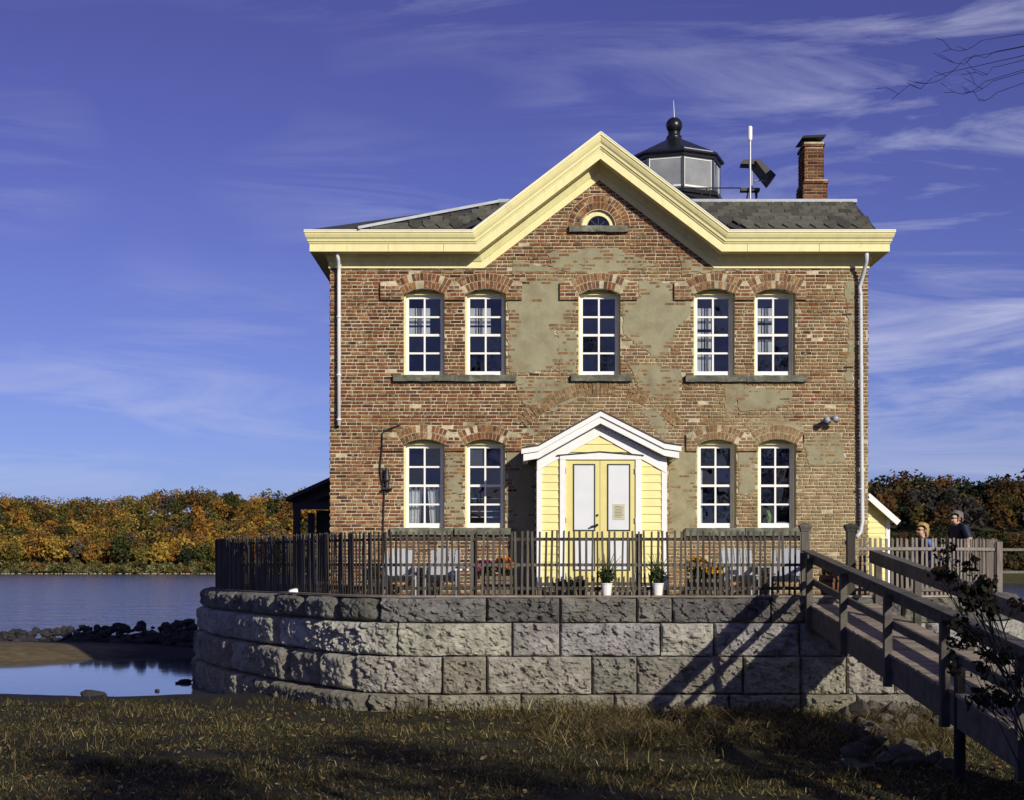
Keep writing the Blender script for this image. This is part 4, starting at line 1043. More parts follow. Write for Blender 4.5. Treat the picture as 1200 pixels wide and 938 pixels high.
# ------------------------------------------------------------------ entrance porch (part of the house)
def build_porch():
    Yp = 23.25; Yr = 23.05; k = Yp
    px = lambda a: X(a, Yp); pz = lambda a: Zp(a, Yp); rx = lambda a: X(a, Yr); rz = lambda a: Zp(a, Yr)
    x0, x1 = px(629.5), px(781); zb = pz(689); cx = px(703); ztop = 2.28
    # roof
    apex = (px(703), rz(482)); L_ = (rx(611), rz(526)); R_ = (rx(798.5), rz(523)); kl = (rx(631), rz(523)); kr = (rx(779), rz(520))
    line = [L_, kl, apex, kr, R_]
    def off(d):      # the roof line lowered
        return [(x, z-d) for x, z in line]
    b = MB()
    for a, c in zip(range(4), range(1, 5)):
        A, C = line[a], line[c]
        b.hexa([(A[0], Yr-0.02, A[1]), (C[0], Yr-0.02, C[1]), (C[0], FY, C[1]), (A[0], FY, A[1]), (A[0], Yr-0.02, A[1]+0.022), (C[0], Yr-0.02, C[1]+0.022), (C[0], FY, C[1]+0.022), (A[0], FY, A[1]+0.022)])
    pr = b.build('porch_roof', M['roof_dark'], house)
    t = MB()
    for (d0, d1, ya, yb) in ((0.002, 0.075, Yr-0.01, Yr+0.05), (0.077, 0.175, Yr+0.02, Yr+0.09)):
        a0, a1 = off(d0), off(d1)
        for i in range(4): 
            ins = 0.0 if d0 < 0.05 else 0.03
            p, q = list(a0[i]), list(a0[i+1]); r_, s_ = list(a1[i]), list(a1[i+1])
            if i == 0: p[0] += ins; r_[0] += ins
            if i == 3: q[0] -= ins; s_[0] -= ins
            t.hexa([(r_[0], ya, r_[1]), (s_[0], ya, s_[1]), (s_[0], yb, s_[1]), (r_[0], yb, r_[1]), (p[0], ya, p[1]), (q[0], ya, q[1]), (q[0], yb, q[1]), (p[0], yb, p[1])])
    # eave boxes running back to the wall
    for (A, sgn) in ((L_, 1), (R_, -1)):
        xa, xb = sorted((A[0]+sgn*0.03, A[0]+sgn*0.10)); t.box(xa, xb, Yr+0.091, FY-0.04, A[1]-0.17, A[1]-0.004)
    t.build('rake_board', M['white_paint'], pr)
    # frieze under the rake
    f = MB(); d0, d1 = 0.16, 0.34
    for sg, kx in ((-1, x0), (1, x1)):
        A = (cx, apex[1]); sl = (apex[1]-kl[1])/(apex[0]-kl[0])
        P = [(cx, apex[1]-d0), (kx, apex[1]-d0-abs(kx-cx)*sl), (kx, apex[1]-d1-abs(kx-cx)*sl), (cx, apex[1]-d1)]
        f.prism(P, Yp-0.03, Yp+0.02)
    f.build('frieze_board', M['white_paint'], pr)
    # walls
    w = MB(); e = 0.004
    sl = (apex[1]-kl[1])/(apex[0]-kl[0])
    def wt(x): return apex[1]-0.01-abs(x-cx)*sl
    w.prism([(x0+e, zb), (x1-e, zb), (x1-e, wt(x1)), (cx, wt(cx)), (x0+e, wt(x0))], Yp+0.012, Yp+0.03)
    w.box(x0+e, x0+0.02, Yp+0.03, FY-0.02, zb, wt(x0)); w.box(x1-0.02, x1-e, Yp+0.03, FY-0.02, zb, wt(x1))
    pw = w.build('porch_wall', M['clapboard'], house)
    EXP = 9.3/F*Yp
    def board(xa, xb, za, zb_, side=None):
        m = MB()
        if side is None: m.hexa([(xa, Yp-0.012, za), (xb, Yp-0.012, za), (xb, Yp+0.014, za), (xa, Yp+0.014, za), (xa, Yp+0.004, zb_), (xb, Yp+0.004, zb_), (xb, Yp+0.014, zb_), (xa, Yp+0.014, zb_)])
        else:
            o = side*0.018
            m.hexa([(xa+o, Yp+0.03, za), (xa+o, FY-0.03, za), (xa-side*0.004, FY-0.03, za), (xa-side*0.004, Yp+0.03, za), (xa, Yp+0.03, zb_), (xa, FY-0.03, zb_), (xa-side*0.004, FY-0.03, zb_), (xa-side*0.004, Yp+0.03, zb_)])
        return m.build('clapboard', M['clapboard'], pw)
    dl, dr = px(656), px(751.5); dt = pz(531)
    lc, rc = x0+0.072, x1-0.072
    z = zb+0.03
    while z < wt(x0)-0.16:
        z2 = min(z+EXP, wt(x0)-0.14)
        board(lc, dl-0.002, z, z2-0.002); board(dr+0.002, rc, z, z2-0.002)
        board(x0, 0, z, z2-0.002, -1); board(x1, 0, z, z2-0.002, 1)
        z += EXP
    z = dt+0.012
    while z < apex[1]-0.36:
        z2 = z+EXP; hw = min((apex[1]-0.30-(z+0.0))/sl, cx-lc); board(cx-hw, cx+hw, z, min(z2-0.002, apex[1]-0.30)); z += EXP
    # trim
    for bxs in ((x0-0.006, lc-0.001, Yp-0.022, Yp+0.06, zb+0.0255, wt(x0)-0.1), (rc+0.001, x1+0.006, Yp-0.022, Yp+0.06, zb+0.0255, wt(x1)-0.1)):
        tr = MB(); tr.box(*bxs); tr.build('corner_board', M['white_paint'], pw)
    for bxs in ((x0-0.006, dl-0.002, Yp-0.026, Yp+0.005, zb-0.03, zb+0.025), (dr+0.002, x1+0.006, Yp-0.026, Yp+0.005, zb-0.03, zb+0.025)):
        tr = MB(); tr.box(*bxs); tr.build('skirt_board', M['white_paint'], pw)
    fr = MB(); fw = 0.085; y0, y1 = Yp-0.045, Yp+0.02
    fr.box(dl, dl+fw, y0, y1, zb-0.03, pz(539)); fr.box(dr-fw, dr, y0, y1, zb-0.03, pz(539))
    fr.prism([(dl-0.0, pz(539)), (dr, pz(539)), (dr, pz(534)), (cx, pz(531)), (dl, pz(534))], y0-0.006, y1)
    df = fr.build('door_frame', M['white_paint'], house)
    d = MB(); 
    for a, c in (((dl-0.04, pz(534.5)), (cx, pz(530.2))), ((cx, pz(530.2)), (dr+0.035, pz(534.5)))):
        d.hexa([(a[0], y0-0.03, a[1]), (c[0], y0-0.03, c[1]), (c[0], y1, c[1]), (a[0], y1, a[1]), (a[0], y0-0.03, a[1]+0.012), (c[0], y0-0.03, c[1]+0.012), (c[0], y1, c[1]+0.012), (a[0], y1, a[1]+0.012)])
    d.build('door_hood', M['dark_line'], df)
    # doors
    for di, (a, c) in enumerate(((dl+fw+0.002, cx-0.003), (cx+0.003, dr-fw-0.002))):
        dm = MB(); yd = Yp-0.018; dz0, dz1 = zb+0.01, pz(539.5); dm.box(a, c, yd, Yp+0.01, dz0, dz1)
        door = dm.build('door', M['door_yellow'], house); tag(door, 'left leaf of the yellow double door with handle' if di == 0 else 'right leaf of the yellow double door with paper notice')
        l, r = (px(671.5), px(697.5)) if di == 0 else (px(711.5), px(738.5))
        for (za, zb_) in ((pz(622.5), pz(544)), (pz(669), pz(632))):
            g = MB(); s = 0.018
            g.box(l, l+s, yd-0.012, yd+0.002, za, zb_); g.box(r-s, r, yd-0.012, yd+0.002, za, zb_); g.box(l+s, r-s, yd-0.012, yd+0.002, za, za+s); g.box(l+s, r-s, yd-0.012, yd+0.002, zb_-s, zb_)
            g.build('panel_moulding', M['dark_line'], door)
            p = MB(); p.box(l+s, r-s, yd-0.005, yd+0.002, za+s, zb_-s); p.build('panel', M['panel_white'], door)
            if di == 0 and za < 1.0 and False: pass
        # stiles: thin grooves at the door edges
        if di == 0:
            h = MB(); hx, hz = px(699.5), pz(615.5); h.tube([(hx, yd-0.002, hz), (hx, yd-0.05, hz)], 0.02, 10); h.tube([(hx, yd-0.05, hz), (hx-0.10, yd-0.055, hz-0.03)], [0.014, 0.012], 8)
            h.tube([(px(700), yd, pz(604)), (px(700), yd-0.02, pz(604))], 0.018, 10); h.build('handle', M['dark_line'], door)
        else:
            n = MB(); n.box(px(718), px(732), yd-0.0105, yd-0.0065, pz(609.5), pz(591)); n.build('notice', M['paper'], door)
            ln = MB(); r2 = random.Random(2)
            for q in range(8): ln.box(px(719.5)+r2.uniform(0, 0.01), px(730.5)-r2.uniform(0, 0.035), yd-0.0118, yd-0.0100, pz(594+q*1.8), pz(593.4+q*1.8))
            ln.build('notice_print', M['sill'], door)
        hg = MB(); hxp = (dl+fw-0.002) if di == 0 else (dr-fw-0.008)
        for zz in (pz(552), pz(610), pz(675)): hg.box(hxp-0.004, hxp+0.010, y0-0.004, y0+0.006, zz-0.04, zz+0.04)
        hg.build('hinge', M['lead'], door)
    # wooden landing in front
    s = MB(); s.box(px(640), px(775), Yp-0.65, Yp-0.03, 0.0, 0.055); ld = s.build('landing', M['plank'], house)
    s = MB(); s.box(x0-0.02, x1+0.02, Yp-0.06, FY-0.03, 0.0, zb-0.031); s.build('porch_base', M['planter_wood'], house)
build_porch()

# ------------------------------------------------------------------ picket fences
FENCE = [(4.0, 21.80), (2, 21.80), (0, 21.80), (-1.2, 21.82), (-1.85, 22.15), (-2.72, 23.4), (-3.82, 25.35), (-4.67, 27.25), (-5.13, 28.5), (-5.66, 30.7), (-5.75, 33.4)]
FENCE_R = [(4.62, 21.80), (5.5, 21.84), (6.3, 22.15), (6.95, 22.95), (7.35, 24.3), (7.55, 25.5)]
def build_fence(path, label, matn, sp, pw, ptop, rails, seed, ends):
    P = Path(path, 14); r = random.Random(seed)
    x0, y0 = P.at(0); f = empty('picket_fence', (float(x0), float(y0), 0), label, 'fence')
    vm = []
    for v in range(4):
        m = MB(); h = ptop; s = r.uniform(-0.004, 0.004)
        m.hexa([(-pw/2, -0.009, 0), (pw/2, -0.009, 0), (pw/2, 0.009, 0), (-pw/2, 0.009, 0), (-pw/2*0.9+s, -0.008, h-0.006*v), (pw/2*0.9+s, -0.008, h-0.012+0.004*v), (pw/2*0.9+s, 0.008, h-0.01+0.004*v), (-pw/2*0.9+s, 0.008, h-0.004*v)])
        vm.append(m.mesh('picket', M[matn], (0, 0, 0))[0])
    u = 0.06
    while u < P.L-0.03:
        x, y = P.at(u); nx, ny = P.nor(u)
        o = inst('picket', r.choice(vm), f, (float(x+nx*0.022), float(y+ny*0.022), 0.012), (R(r.uniform(-0.8, 0.8)), R(r.uniform(-1.5, 1.5)), math.atan2(float(nx), -float(ny))))
        o.scale = (r.uniform(0.85, 1.15), 1, r.uniform(0.985, 1.012)); u += sp*r.uniform(0.92, 1.08)
    us = np.linspace(0, P.L, int(P.L/0.25)+2)
    for rzz in rails:
        b = MB()
        for a, c in zip(us, us[1:]):
            xa, ya = P.at(a); xc, yc = P.at(c); b.bar((float(xa), float(ya), rzz), (float(xc), float(yc), rzz), 0.024, 0.042)
        b.build('rail', M[matn], f)
    n = max(2, int(P.L/2.05)); 
    for k in range(n+1):
        if (k == 0 and not ends[0]) or (k == n and not ends[1]): continue
        u = P.L*k/n; x, y = P.at(u); nx, ny = P.nor(u)
        x = float(x-nx*0.06); y = float(y-ny*0.06)
        if (k == 0 and ends[0] == 'cap') or (k == n and ends[1] == 'cap'):
            xx, yy = P.at(u); xx, yy = float(xx), float(yy)
            b = MB(); s = 0.052; h = 0.90; b.box(xx-s, xx+s, yy-s, yy+s, 0, h)
            b.box(xx-s-0.012, xx+s+0.012, yy-s-0.012, yy+s+0.012, h, h+0.03)
            b.lathe([(0.10, h+0.03), (0.118, h+0.06), (0.118, h+0.075), (0.085, h+0.095), (0.02, h+0.105)], xx, yy, 4, None, R(45))
            b.build('gate_post', M['fence_wood'], f)
        else:
            b = MB(); b.box(x-0.04, x+0.04, y-0.04, y+0.04, 0, ptop-0.03); b.build('post', M[matn], f)
    return f
build_fence(FENCE, 'dark weathered picket fence curving along the front and left edge of the pier', 'fence_wood', 0.079, 0.031, 0.895, (0.12, 0.44, 0.79), 12, ('cap', 'p'))
build_fence(FENCE_R, 'sunlit-toned grey picket fence right of the ramp in front of the two people', 'fence_lit', 0.073, 0.037, 0.80, (0.10, 0.66), 13, ('cap', 'p'))
b = MB(); b.box(7.58, 7.66, 25.6, 25.68, 0, 0.72); b.box(7.57, 7.67, 25.59, 25.69, 0.72, 0.75); b.box(7.66, 9.2, 25.62, 25.66, 0.66, 0.70); b.box(7.66, 9.2, 25.622, 25.658, 0.3, 0.34)
b.box(9.2, 9.28, 25.6, 25.68, 0, 0.72)
tag(b.build('plank_railing', M['fence_lit'], None), 'low pale railing post at the right end of the picket fence', 'railing')

# ------------------------------------------------------------------ wooden ramp
def build_ramp():
    r = random.Random(6); sl = 0.088; xa, xb = 4.02, 4.90; Y0 = 21.62; Yend = 7.0
    dz = lambda y: -0.075-sl*(Y0-y)
    e = empty('wooden_ramp', (4.46, Yend, -1.5), 'weathered wooden footbridge ramp with handrails rising to the pier', 'ramp')
    for x in (xa+0.02, xb-0.02):
        b = MB(); b.bar((x, Y0-0.12, dz(Y0-0.12)-0.175), (x, Yend, dz(Yend)-0.175), 0.05, 0.285); b.build('stringer', M['ramp_wood'], e)
    pm = MB(); pm.box(-0.46, 0.46, -0.066, 0.066, -0.03, 0.0); me = pm.mesh('plank', M['plank'], (0, 0, 0))[0]
    y = Y0-0.06; tilt = math.atan(sl)
    while y > Yend:
        o = inst('plank', me, e, ((xa+xb)/2+r.uniform(-0.012, 0.012), y, dz(y)+r.uniform(-0.003, 0.003)), (tilt, 0, R(r.uniform(-0.5, 0.5)))); y -= 0.142
    ynear = [21.42, 19.22, 16.95, 14.72, 12.5, 10.3, 8.1]; yfar = [21.55, 19.45, 17.2, 15.0, 12.8, 10.6, 8.4]
    for x, ys, side in ((xa-0.035, ynear, -1), (xb+0.035, yfar, 1)):
        for y in ys:
            b = MB(); b.box(x-0.042, x+0.042, y-0.045, y+0.045, dz(y)-0.36, dz(y)+0.62); b.build('post', M['ramp_wood'], e, bevel=0.004)
        b = MB(); b.bar((x+side*0.0-side*0.065, Y0+0.05, dz(Y0+0.05)+0.615), (x-side*0.065, Yend, dz(Yend)+0.615), 0.042, 0.145); b.bar((x-side*0.02, Y0+0.05, dz(Y0+0.05)+0.70), (x-side*0.02, Yend, dz(Yend)+0.70), 0.135, 0.022)
        b.build('top_rail', M['ramp_wood'], e)
        b = MB(); b.bar((x-side*0.063, Y0+0.02, dz(Y0)+0.30), (x-side*0.063, Yend, dz(Yend)+0.30), 0.038, 0.085); b.build('mid_rail', M['ramp_wood'], e)
    for (x, y, top) in ((xa+0.03, 14.45, -0.38), (xb+0.03, 14.5, -0.75), (xa+0.05, 9.5, -1.0), (xb-0.05, 9.5, -1.0)):
        b = MB(); b.tube([(x, y, -1.9), (x, y, top)], [0.055, 0.05] if top > -0.5 else 0.06, 10); b.build('piling', M['piling'], e)
build_ramp()

# ------------------------------------------------------------------ garden things behind the fence
def deck_chair(px, Y, rz, label, scale=0.72):
    x = X(px, Y); e = empty('garden_chair', (x, Y, 0), label, 'chair', 'pale wooden garden chairs on the pier')
    Rm = Matrix.Rotation(rz, 3, 'Z')
    def P(v): return Vector((x, Y, 0))+Rm@(Vector(v)*scale)
    def bar(name, p, q, w, h, up=(0, 0, 1)):
        b = MB(); b.bar(P(p), P(q), w*scale, h*scale, Rm@Vector(up)); b.build(name, M['chair_white'], e)
    for k in range(6): bar('seat_slat', (-0.28, -0.30+k*0.095, 0.40-k*0.022), (0.28, -0.30+k*0.095, 0.40-k*0.022), 0.08, 0.02)
    for k in range(5):
        t = (k-2)*0.115; hgt = 0.95-0.02*abs(k-2)
        bar('back_slat', (t, 0.20, 0.27), (t*1.12, 0.42, hgt), 0.105, 0.02, (0, -1, 0.3))
    bar('back_rail', (-0.30, 0.40, 0.72), (0.30, 0.40, 0.72), 0.03, 0.07)
    for s in (-1, 1):
        bar('arm', (s*0.33, -0.36, 0.57), (s*0.33, 0.36, 0.57), 0.12, 0.025)
        bar('leg', (s*0.30, -0.30, 0.0), (s*0.30, -0.30, 0.56), 0.10, 0.03, (1, 0, 0)); bar('leg', (s*0.29, 0.34, 0.0), (s*0.29, 0.34, 0.56), 0.08, 0.03, (1, 0, 0))
        bar('side_rail', (s*0.27, -0.32, 0.37), (s*0.27, 0.36, 0.20), 0.03, 0.10)
deck_chair(468, 23.1, R(8), 'pale garden chair nearest the hanging cable, behind the fence')
deck_chair(519, 23.2, R(-6), 'pale garden chair just left of the pink flowers, behind the fence')
deck_chair(868, 23.1, R(4), 'pale garden chair just right of the yellow flowers, behind the fence')
deck_chair(921, 23.2, R(-10), 'pale garden chair beside the gate post, behind the fence')
def side_table(px, Y):
    x = X(px, Y); e = empty('side_table', (x, Y, 0), 'small white side table left of the flower planter', 'table')
    b = MB(); b.box(x-0.15, x+0.15, Y-0.15, Y+0.15, 0.36, 0.385); b.build('table_top', M['white_paint'], e)
    for sx in (-1, 1):
        for sy in (-1, 1): b = MB(); b.box(x+sx*0.12-0.018, x+sx*0.12+0.018, Y+sy*0.12-0.018, Y+sy*0.12+0.018, 0, 0.36); b.build('leg', M['white_paint'], e)
side_table(546, 22.7)
def leaf_cloud(n, c, rad, size, pal, seed, up=0.3, shell=0.5, flat=False):
    r = np.random.default_rng(seed)
    d = r.normal(size=(n, 3)); d /= np.linalg.norm(d, axis=1)[:, None]
    p = np.asarray(c)+d*np.asarray(rad)*(shell+(1-shell)*r.random((n, 1)))
    nn = d*0.8+r.normal(size=(n, 3))*0.6; nn[:, 2] += up; nn /= np.linalg.norm(nn, axis=1)[:, None]
    a = np.cross(nn, r.normal(size=(n, 3))); a /= np.linalg.norm(a, axis=1)[:, None]; b = np.cross(nn, a)
    s = size*(0.6+0.8*r.random((n, 1)))
    V = np.stack([p-a*s, p-b*s*0.6, p+a*s, p+b*s*0.6], 1).reshape(-1, 3)
    pal = np.asarray(pal); cc = pal[r.integers(0, len(pal), n)]*(0.65+0.7*r.random((n, 1)))
    return V, np.arange(4*n).reshape(n, 4), cc
def merge(parts):
    V = []; Fa = []; C = []; k = 0
    for v, f, c in parts: V.append(v); Fa.append(f+k); C.append(c); k += len(v)
    return np.concatenate(V), np.concatenate(Fa), np.concatenate(C)
def leaves_obj(name, parts, parent, m='leaf_attr', kind=None):
    V, Fa, C = merge(parts); o = V.mean(0); me = np_mesh(name, V-o, Fa, M[m], C); ob = inst(name, me, parent, tuple(float(q) for q in o))
    if kind: ob['kind'] = kind
    return ob
GREEN = [(0.045, 0.075, 0.02), (0.03, 0.055, 0.015), (0.07, 0.10, 0.03)]
def planter(px, Y, w, h, blooms, label, seed, leaf=GREEN):
    x = X(px, Y); e = empty('flower_planter', (x, Y, 0), label, 'planter'); r = random.Random(seed); d = 0.32
    n = 4
    for k in range(n):
        for (xa, xb, ya, yb) in ((x-w/2, x+w/2, Y-d/2-0.01, Y-d/2+0.012), (x-w/2, x+w/2, Y+d/2-0.012, Y+d/2+0.01), (x-w/2, x-w/2+0.02, Y-d/2+0.0125, Y+d/2-0.0125), (x+w/2-0.02, x+w/2, Y-d/2+0.0125, Y+d/2-0.0125)):
            b = MB(); b.box(xa, xb, ya, yb, 0.03+k*h/n, 0.03+(k+1)*h/n-0.008); b.build('board', M['planter_wood'], e)
    b = MB(); b.box(x-w/2+0.021, x+w/2-0.021, Y-d/2+0.013, Y+d/2-0.013, 0.05, h-0.02); b.build('soil', M['rock_dark'], e)
    parts = []
    for (dx, c, nb, hh) in blooms:
        parts.append(leaf_cloud(500, (x+dx, Y, h+hh*0.45), (0.17, 0.17, hh*0.6), 0.022, leaf, seed+int(dx*100)+50, 0.3, 0.2))
    leaves_obj('foliage', parts, e)
    parts = []
    for (dx, c, nb, hh) in blooms:
        for q in range(nb):
            t = r.uniform(0, 6.28); el = r.uniform(0.1, 1.4); rr = 0.17
            p = (x+dx+rr*math.cos(t)*math.cos(el), Y+rr*math.sin(t)*math.cos(el)*0.9-0.02, h+hh*0.45+hh*0.62*math.sin(el))
            parts.append(leaf_cloud(12, p, (0.026, 0.026, 0.014), 0.024, [c], seed*31+q, 0.6, 0.4))
    leaves_obj('blossoms', parts, e)
planter(582, 22.65, 0.46, 0.26, [(-0.16, (0.45, 0.06, 0.22), 60, 0.22), (0.10, (0.75, 0.27, 0.02), 60, 0.26)], 'wooden planter box with pink and orange chrysanthemums', 3)
planter(822, 22.6, 0.44, 0.22, [(-0.06, (0.85, 0.52, 0.02), 75, 0.30), (0.12, (0.80, 0.45, 0.02), 45, 0.22)], 'wooden planter box with yellow chrysanthemums', 4)
def bucket(px, Y, seed, label):
    z = 0.027; x = X(px, Y); e = empty('potted_plant', (x, Y, z), label, 'potted plant', 'white buckets with grasses at the fence')
    b = MB(); b.lathe([(0.058, 0.0+z), (0.075, 0.15+z), (0.081, 0.15+z), (0.081, 0.165+z), (0.07, 0.165+z), (0.066, 0.13+z)], x, Y, 18); b.build('bucket', M['white_paint'], e, smooth=False)
    r = random.Random(seed); parts = [leaf_cloud(420, (x, Y, 0.30), (0.14, 0.12, 0.12), 0.024, [(0.03, 0.05, 0.018), (0.05, 0.07, 0.02), (0.02, 0.03, 0.015)], seed, 0.4, 0.1)]
    leaves_obj('foliage', parts, e)
    b = MB()
    for k in range(26):
        t = r.uniform(0, 6.28); l = r.uniform(0.2, 0.42); s = r.uniform(0.05, 0.22)
        b.tube([(x, Y, 0.2), (x+s*0.4*math.cos(t), Y+s*0.4*math.sin(t), 0.2+l*0.6), (x+s*math.cos(t), Y+s*math.sin(t), 0.2+l)], [0.006, 0.005, 0.002], 4)
    b.build('stems', M['grassy'] if 'grassy' in M else mat('grassy', (0.06, 0.075, 0.025), 0.8), e)
bucket(711, 21.66, 5, 'white bucket with grassy plant in front of the door centre')
bucket(771, 21.66, 6, 'white bucket with leafy plant in front of the porch\'s right corner')
def low_plant(px, Y, seed, label, s=1.0, pal=None):
    x = X(px, Y); e = empty('dark_potted_plant', (x, Y, 0), label, 'potted plant', 'dark potted plants before the porch')
    b = MB(); b.lathe([(0.05*s, 0.0), (0.065*s, 0.10), (0.07*s, 0.10), (0.06*s, 0.11)], x, Y, 12); b.build('pot', M['dark_metal'], e)
    leaves_obj('foliage', [leaf_cloud(240, (x, Y, 0.17), (0.11*s, 0.1*s, 0.09*s), 0.022, pal or [(0.02, 0.028, 0.012), (0.035, 0.04, 0.016)], seed, 0.4, 0.1)], e)
low_plant(656, 22.3, 21, 'dark low potted plant left of two others at the porch'); low_plant(668, 22.35, 22, 'dark low potted plant between two others at the porch'); low_plant(681, 22.3, 23, 'dark low potted plant nearest the left door leaf')
def barrel(px, Y):
    x = X(px, Y); e = empty('barrel_planter', (x, Y, 0), 'brown half-barrel planter with dry plants seen through the ramp railing', 'planter')
    n = 14
    for k in range(n):
        a0, a1 = 2*math.pi*(k+0.03)/n, 2*math.pi*(k+0.97)/n; b = MB(); prof = [(0.135, 0.0), (0.165, 0.13), (0.17, 0.26), (0.16, 0.30)]
        for (r0, z0), (r1, z1) in zip(prof, prof[1:]): b.face([(x+r0*math.cos(a0), Y+r0*math.sin(a0), z0), (x+r0*math.cos(a1), Y+r0*math.sin(a1), z0), (x+r1*math.cos(a1), Y+r1*math.sin(a1), z1), (x+r1*math.cos(a0), Y+r1*math.sin(a0), z1)])
        b.build('stave', M['barrel'] if 'barrel' in M else mat('barrel', (0.20, 0.085, 0.04), 0.85, 0.3, 9, 0.3), e)
    b = MB(); b.lathe([(0.172, 0.20), (0.176, 0.20), (0.176, 0.23), (0.172, 0.23)], x, Y, 20); b.build('hoop', M['dark_metal'], e)
    leaves_obj('foliage', [leaf_cloud(420, (x, Y, 0.33), (0.18, 0.17, 0.10), 0.025, [(0.10, 0.09, 0.035), (0.06, 0.06, 0.02), (0.16, 0.12, 0.05)], 9, 0.5, 0.1)], e)
barrel(974, 22.6)

def rock_mesh(seed, m, sx=1, sy=1, sz=0.7, sub=2):
    bm = bmesh.new(); bmesh.ops.create_icosphere(bm, subdivisions=sub, radius=1.0); r = random.Random(seed)
    planes = [(Vector((r.uniform(-1, 1), r.uniform(-1, 1), r.uniform(-1, 1))).normalized(), r.uniform(0.5, 0.85)) for _ in range(9)]
    for v in bm.verts:
        for nrm, d in planes:
            t = v.co.dot(nrm)
            if t > d: v.co -= nrm*(t-d)
        v.co = Vector((v.co.x*sx, v.co.y*sy, v.co.z*sz))
    me = bpy.data.meshes.new('rock'); bm.to_mesh(me); bm.free(); me.materials.append(M[m]); return me
def stone_on_pier(px, Y, s, label, m='rubble', z=0):
    me = rock_mesh(int(px), m); o = inst('loose_stone', me, None, (X(px, Y), Y, z+s*0.35), (0, 0, rng.uniform(0, 6)), (s, s, s)); tag(o, label, 'stone')
stone_on_pier(346, 24.3, 0.11, 'white stone at the foot of the left fence', 'white_paint'); stone_on_pier(372, 24.4, 0.19, 'tan stone inside the left fence corner')
stone_on_pier(408, 23.2, 0.16, 'tan stone inside the fence below the house\'s left edge')

# ------------------------------------------------------------------ pavilion behind on the left, yellow shed on the right
def pavilion():
    Y = 33.0; xl = X(336, Y); xr = xl+4.2; zc = Zp(588, Y); xc = (xl+xr)/2; za = zc+0.95; D = 2.6
    e = empty('garden_pavilion', (xc, Y, 0), 'dark open pavilion with gabled roof and lattice behind the house\'s left side', 'pavilion')
    b = MB()
    for sg in (-1, 1):
        x1 = xc+sg*2.1
        b.hexa([(x1, Y-0.2, zc), (xc, Y-0.2, za), (xc, Y+D, za), (x1, Y+D, zc), (x1, Y-0.2, zc+0.08), (xc, Y-0.2, za+0.08), (xc, Y+D, za+0.08), (x1, Y+D, zc+0.08)])
    b.build('roof', M['roof_dark'], e)
    b = MB(); b.prism([(xl+0.2, zc-0.02), (xr-0.2, zc-0.02), (xc, za-0.08)], Y+0.1, Y+0.14); b.build('gable_panel', M['shed_dark'], e)
    b = MB(); b.box(xl+0.12, xr-0.12, Y-0.02, Y+0.09, zc-0.16, zc-0.021); b.build('beam', M['shed_dark'], e)
    b = MB(); b.bar((xl+0.6, Y-0.05, zc+0.05), (xc, Y-0.05, za-0.28), 0.05, 0.09, (0, -1, 0)); b.bar((xr-0.6, Y-0.05, zc+0.05), (xc, Y-0.05, za-0.28), 0.05, 0.09, (0, -1, 0)); b.build('brace', M['shed_dark'], e)
    for x in (xl+0.2, xl+1.5, xr-1.5, xr-0.2):
        for y in (Y, Y+D-0.2):
            b = MB(); b.box(x-0.07, x+0.07, y, y+0.14, 0, zc-0.161); b.build('post', M['shed_dark'], e)
    b = MB(); z0, z1 = 0.55, 1.2
    x = xl+0.27-0.65
    for k in range(22):
        for s in (1, -1):
            p = Vector((xl+0.3+k*0.14-(0.0), Y+0.06+0.02*s, 0.1)); q = p+Vector((s*1.15, 0, 1.15))
            # clip to the bay
            def cl(v, o):
                t0 = 0; 
                if v.x < xl+0.27: 
                    f = (xl+0.27-v.x)/(o.x-v.x); v = v+(o-v)*f
                if v.x > xr-0.27:
                    f = (v.x-(xr-0.27))/(v.x-o.x); v = v+(o-v)*f
                return v
            p2, q2 = cl(p, q), cl(q, p)
            if (q2-p2).length > 0.05: b.bar(p2, q2, 0.012, 0.03, (0, -1, 0))
    b.build('lattice', M['shed_dark'], e)
    b = MB(); b.box(xl+0.3, xr-0.3, Y+D-0.05, Y+D, 0.05, zc-0.1); b.build('back_screen', M['shed_dark'], e)
pavilion()
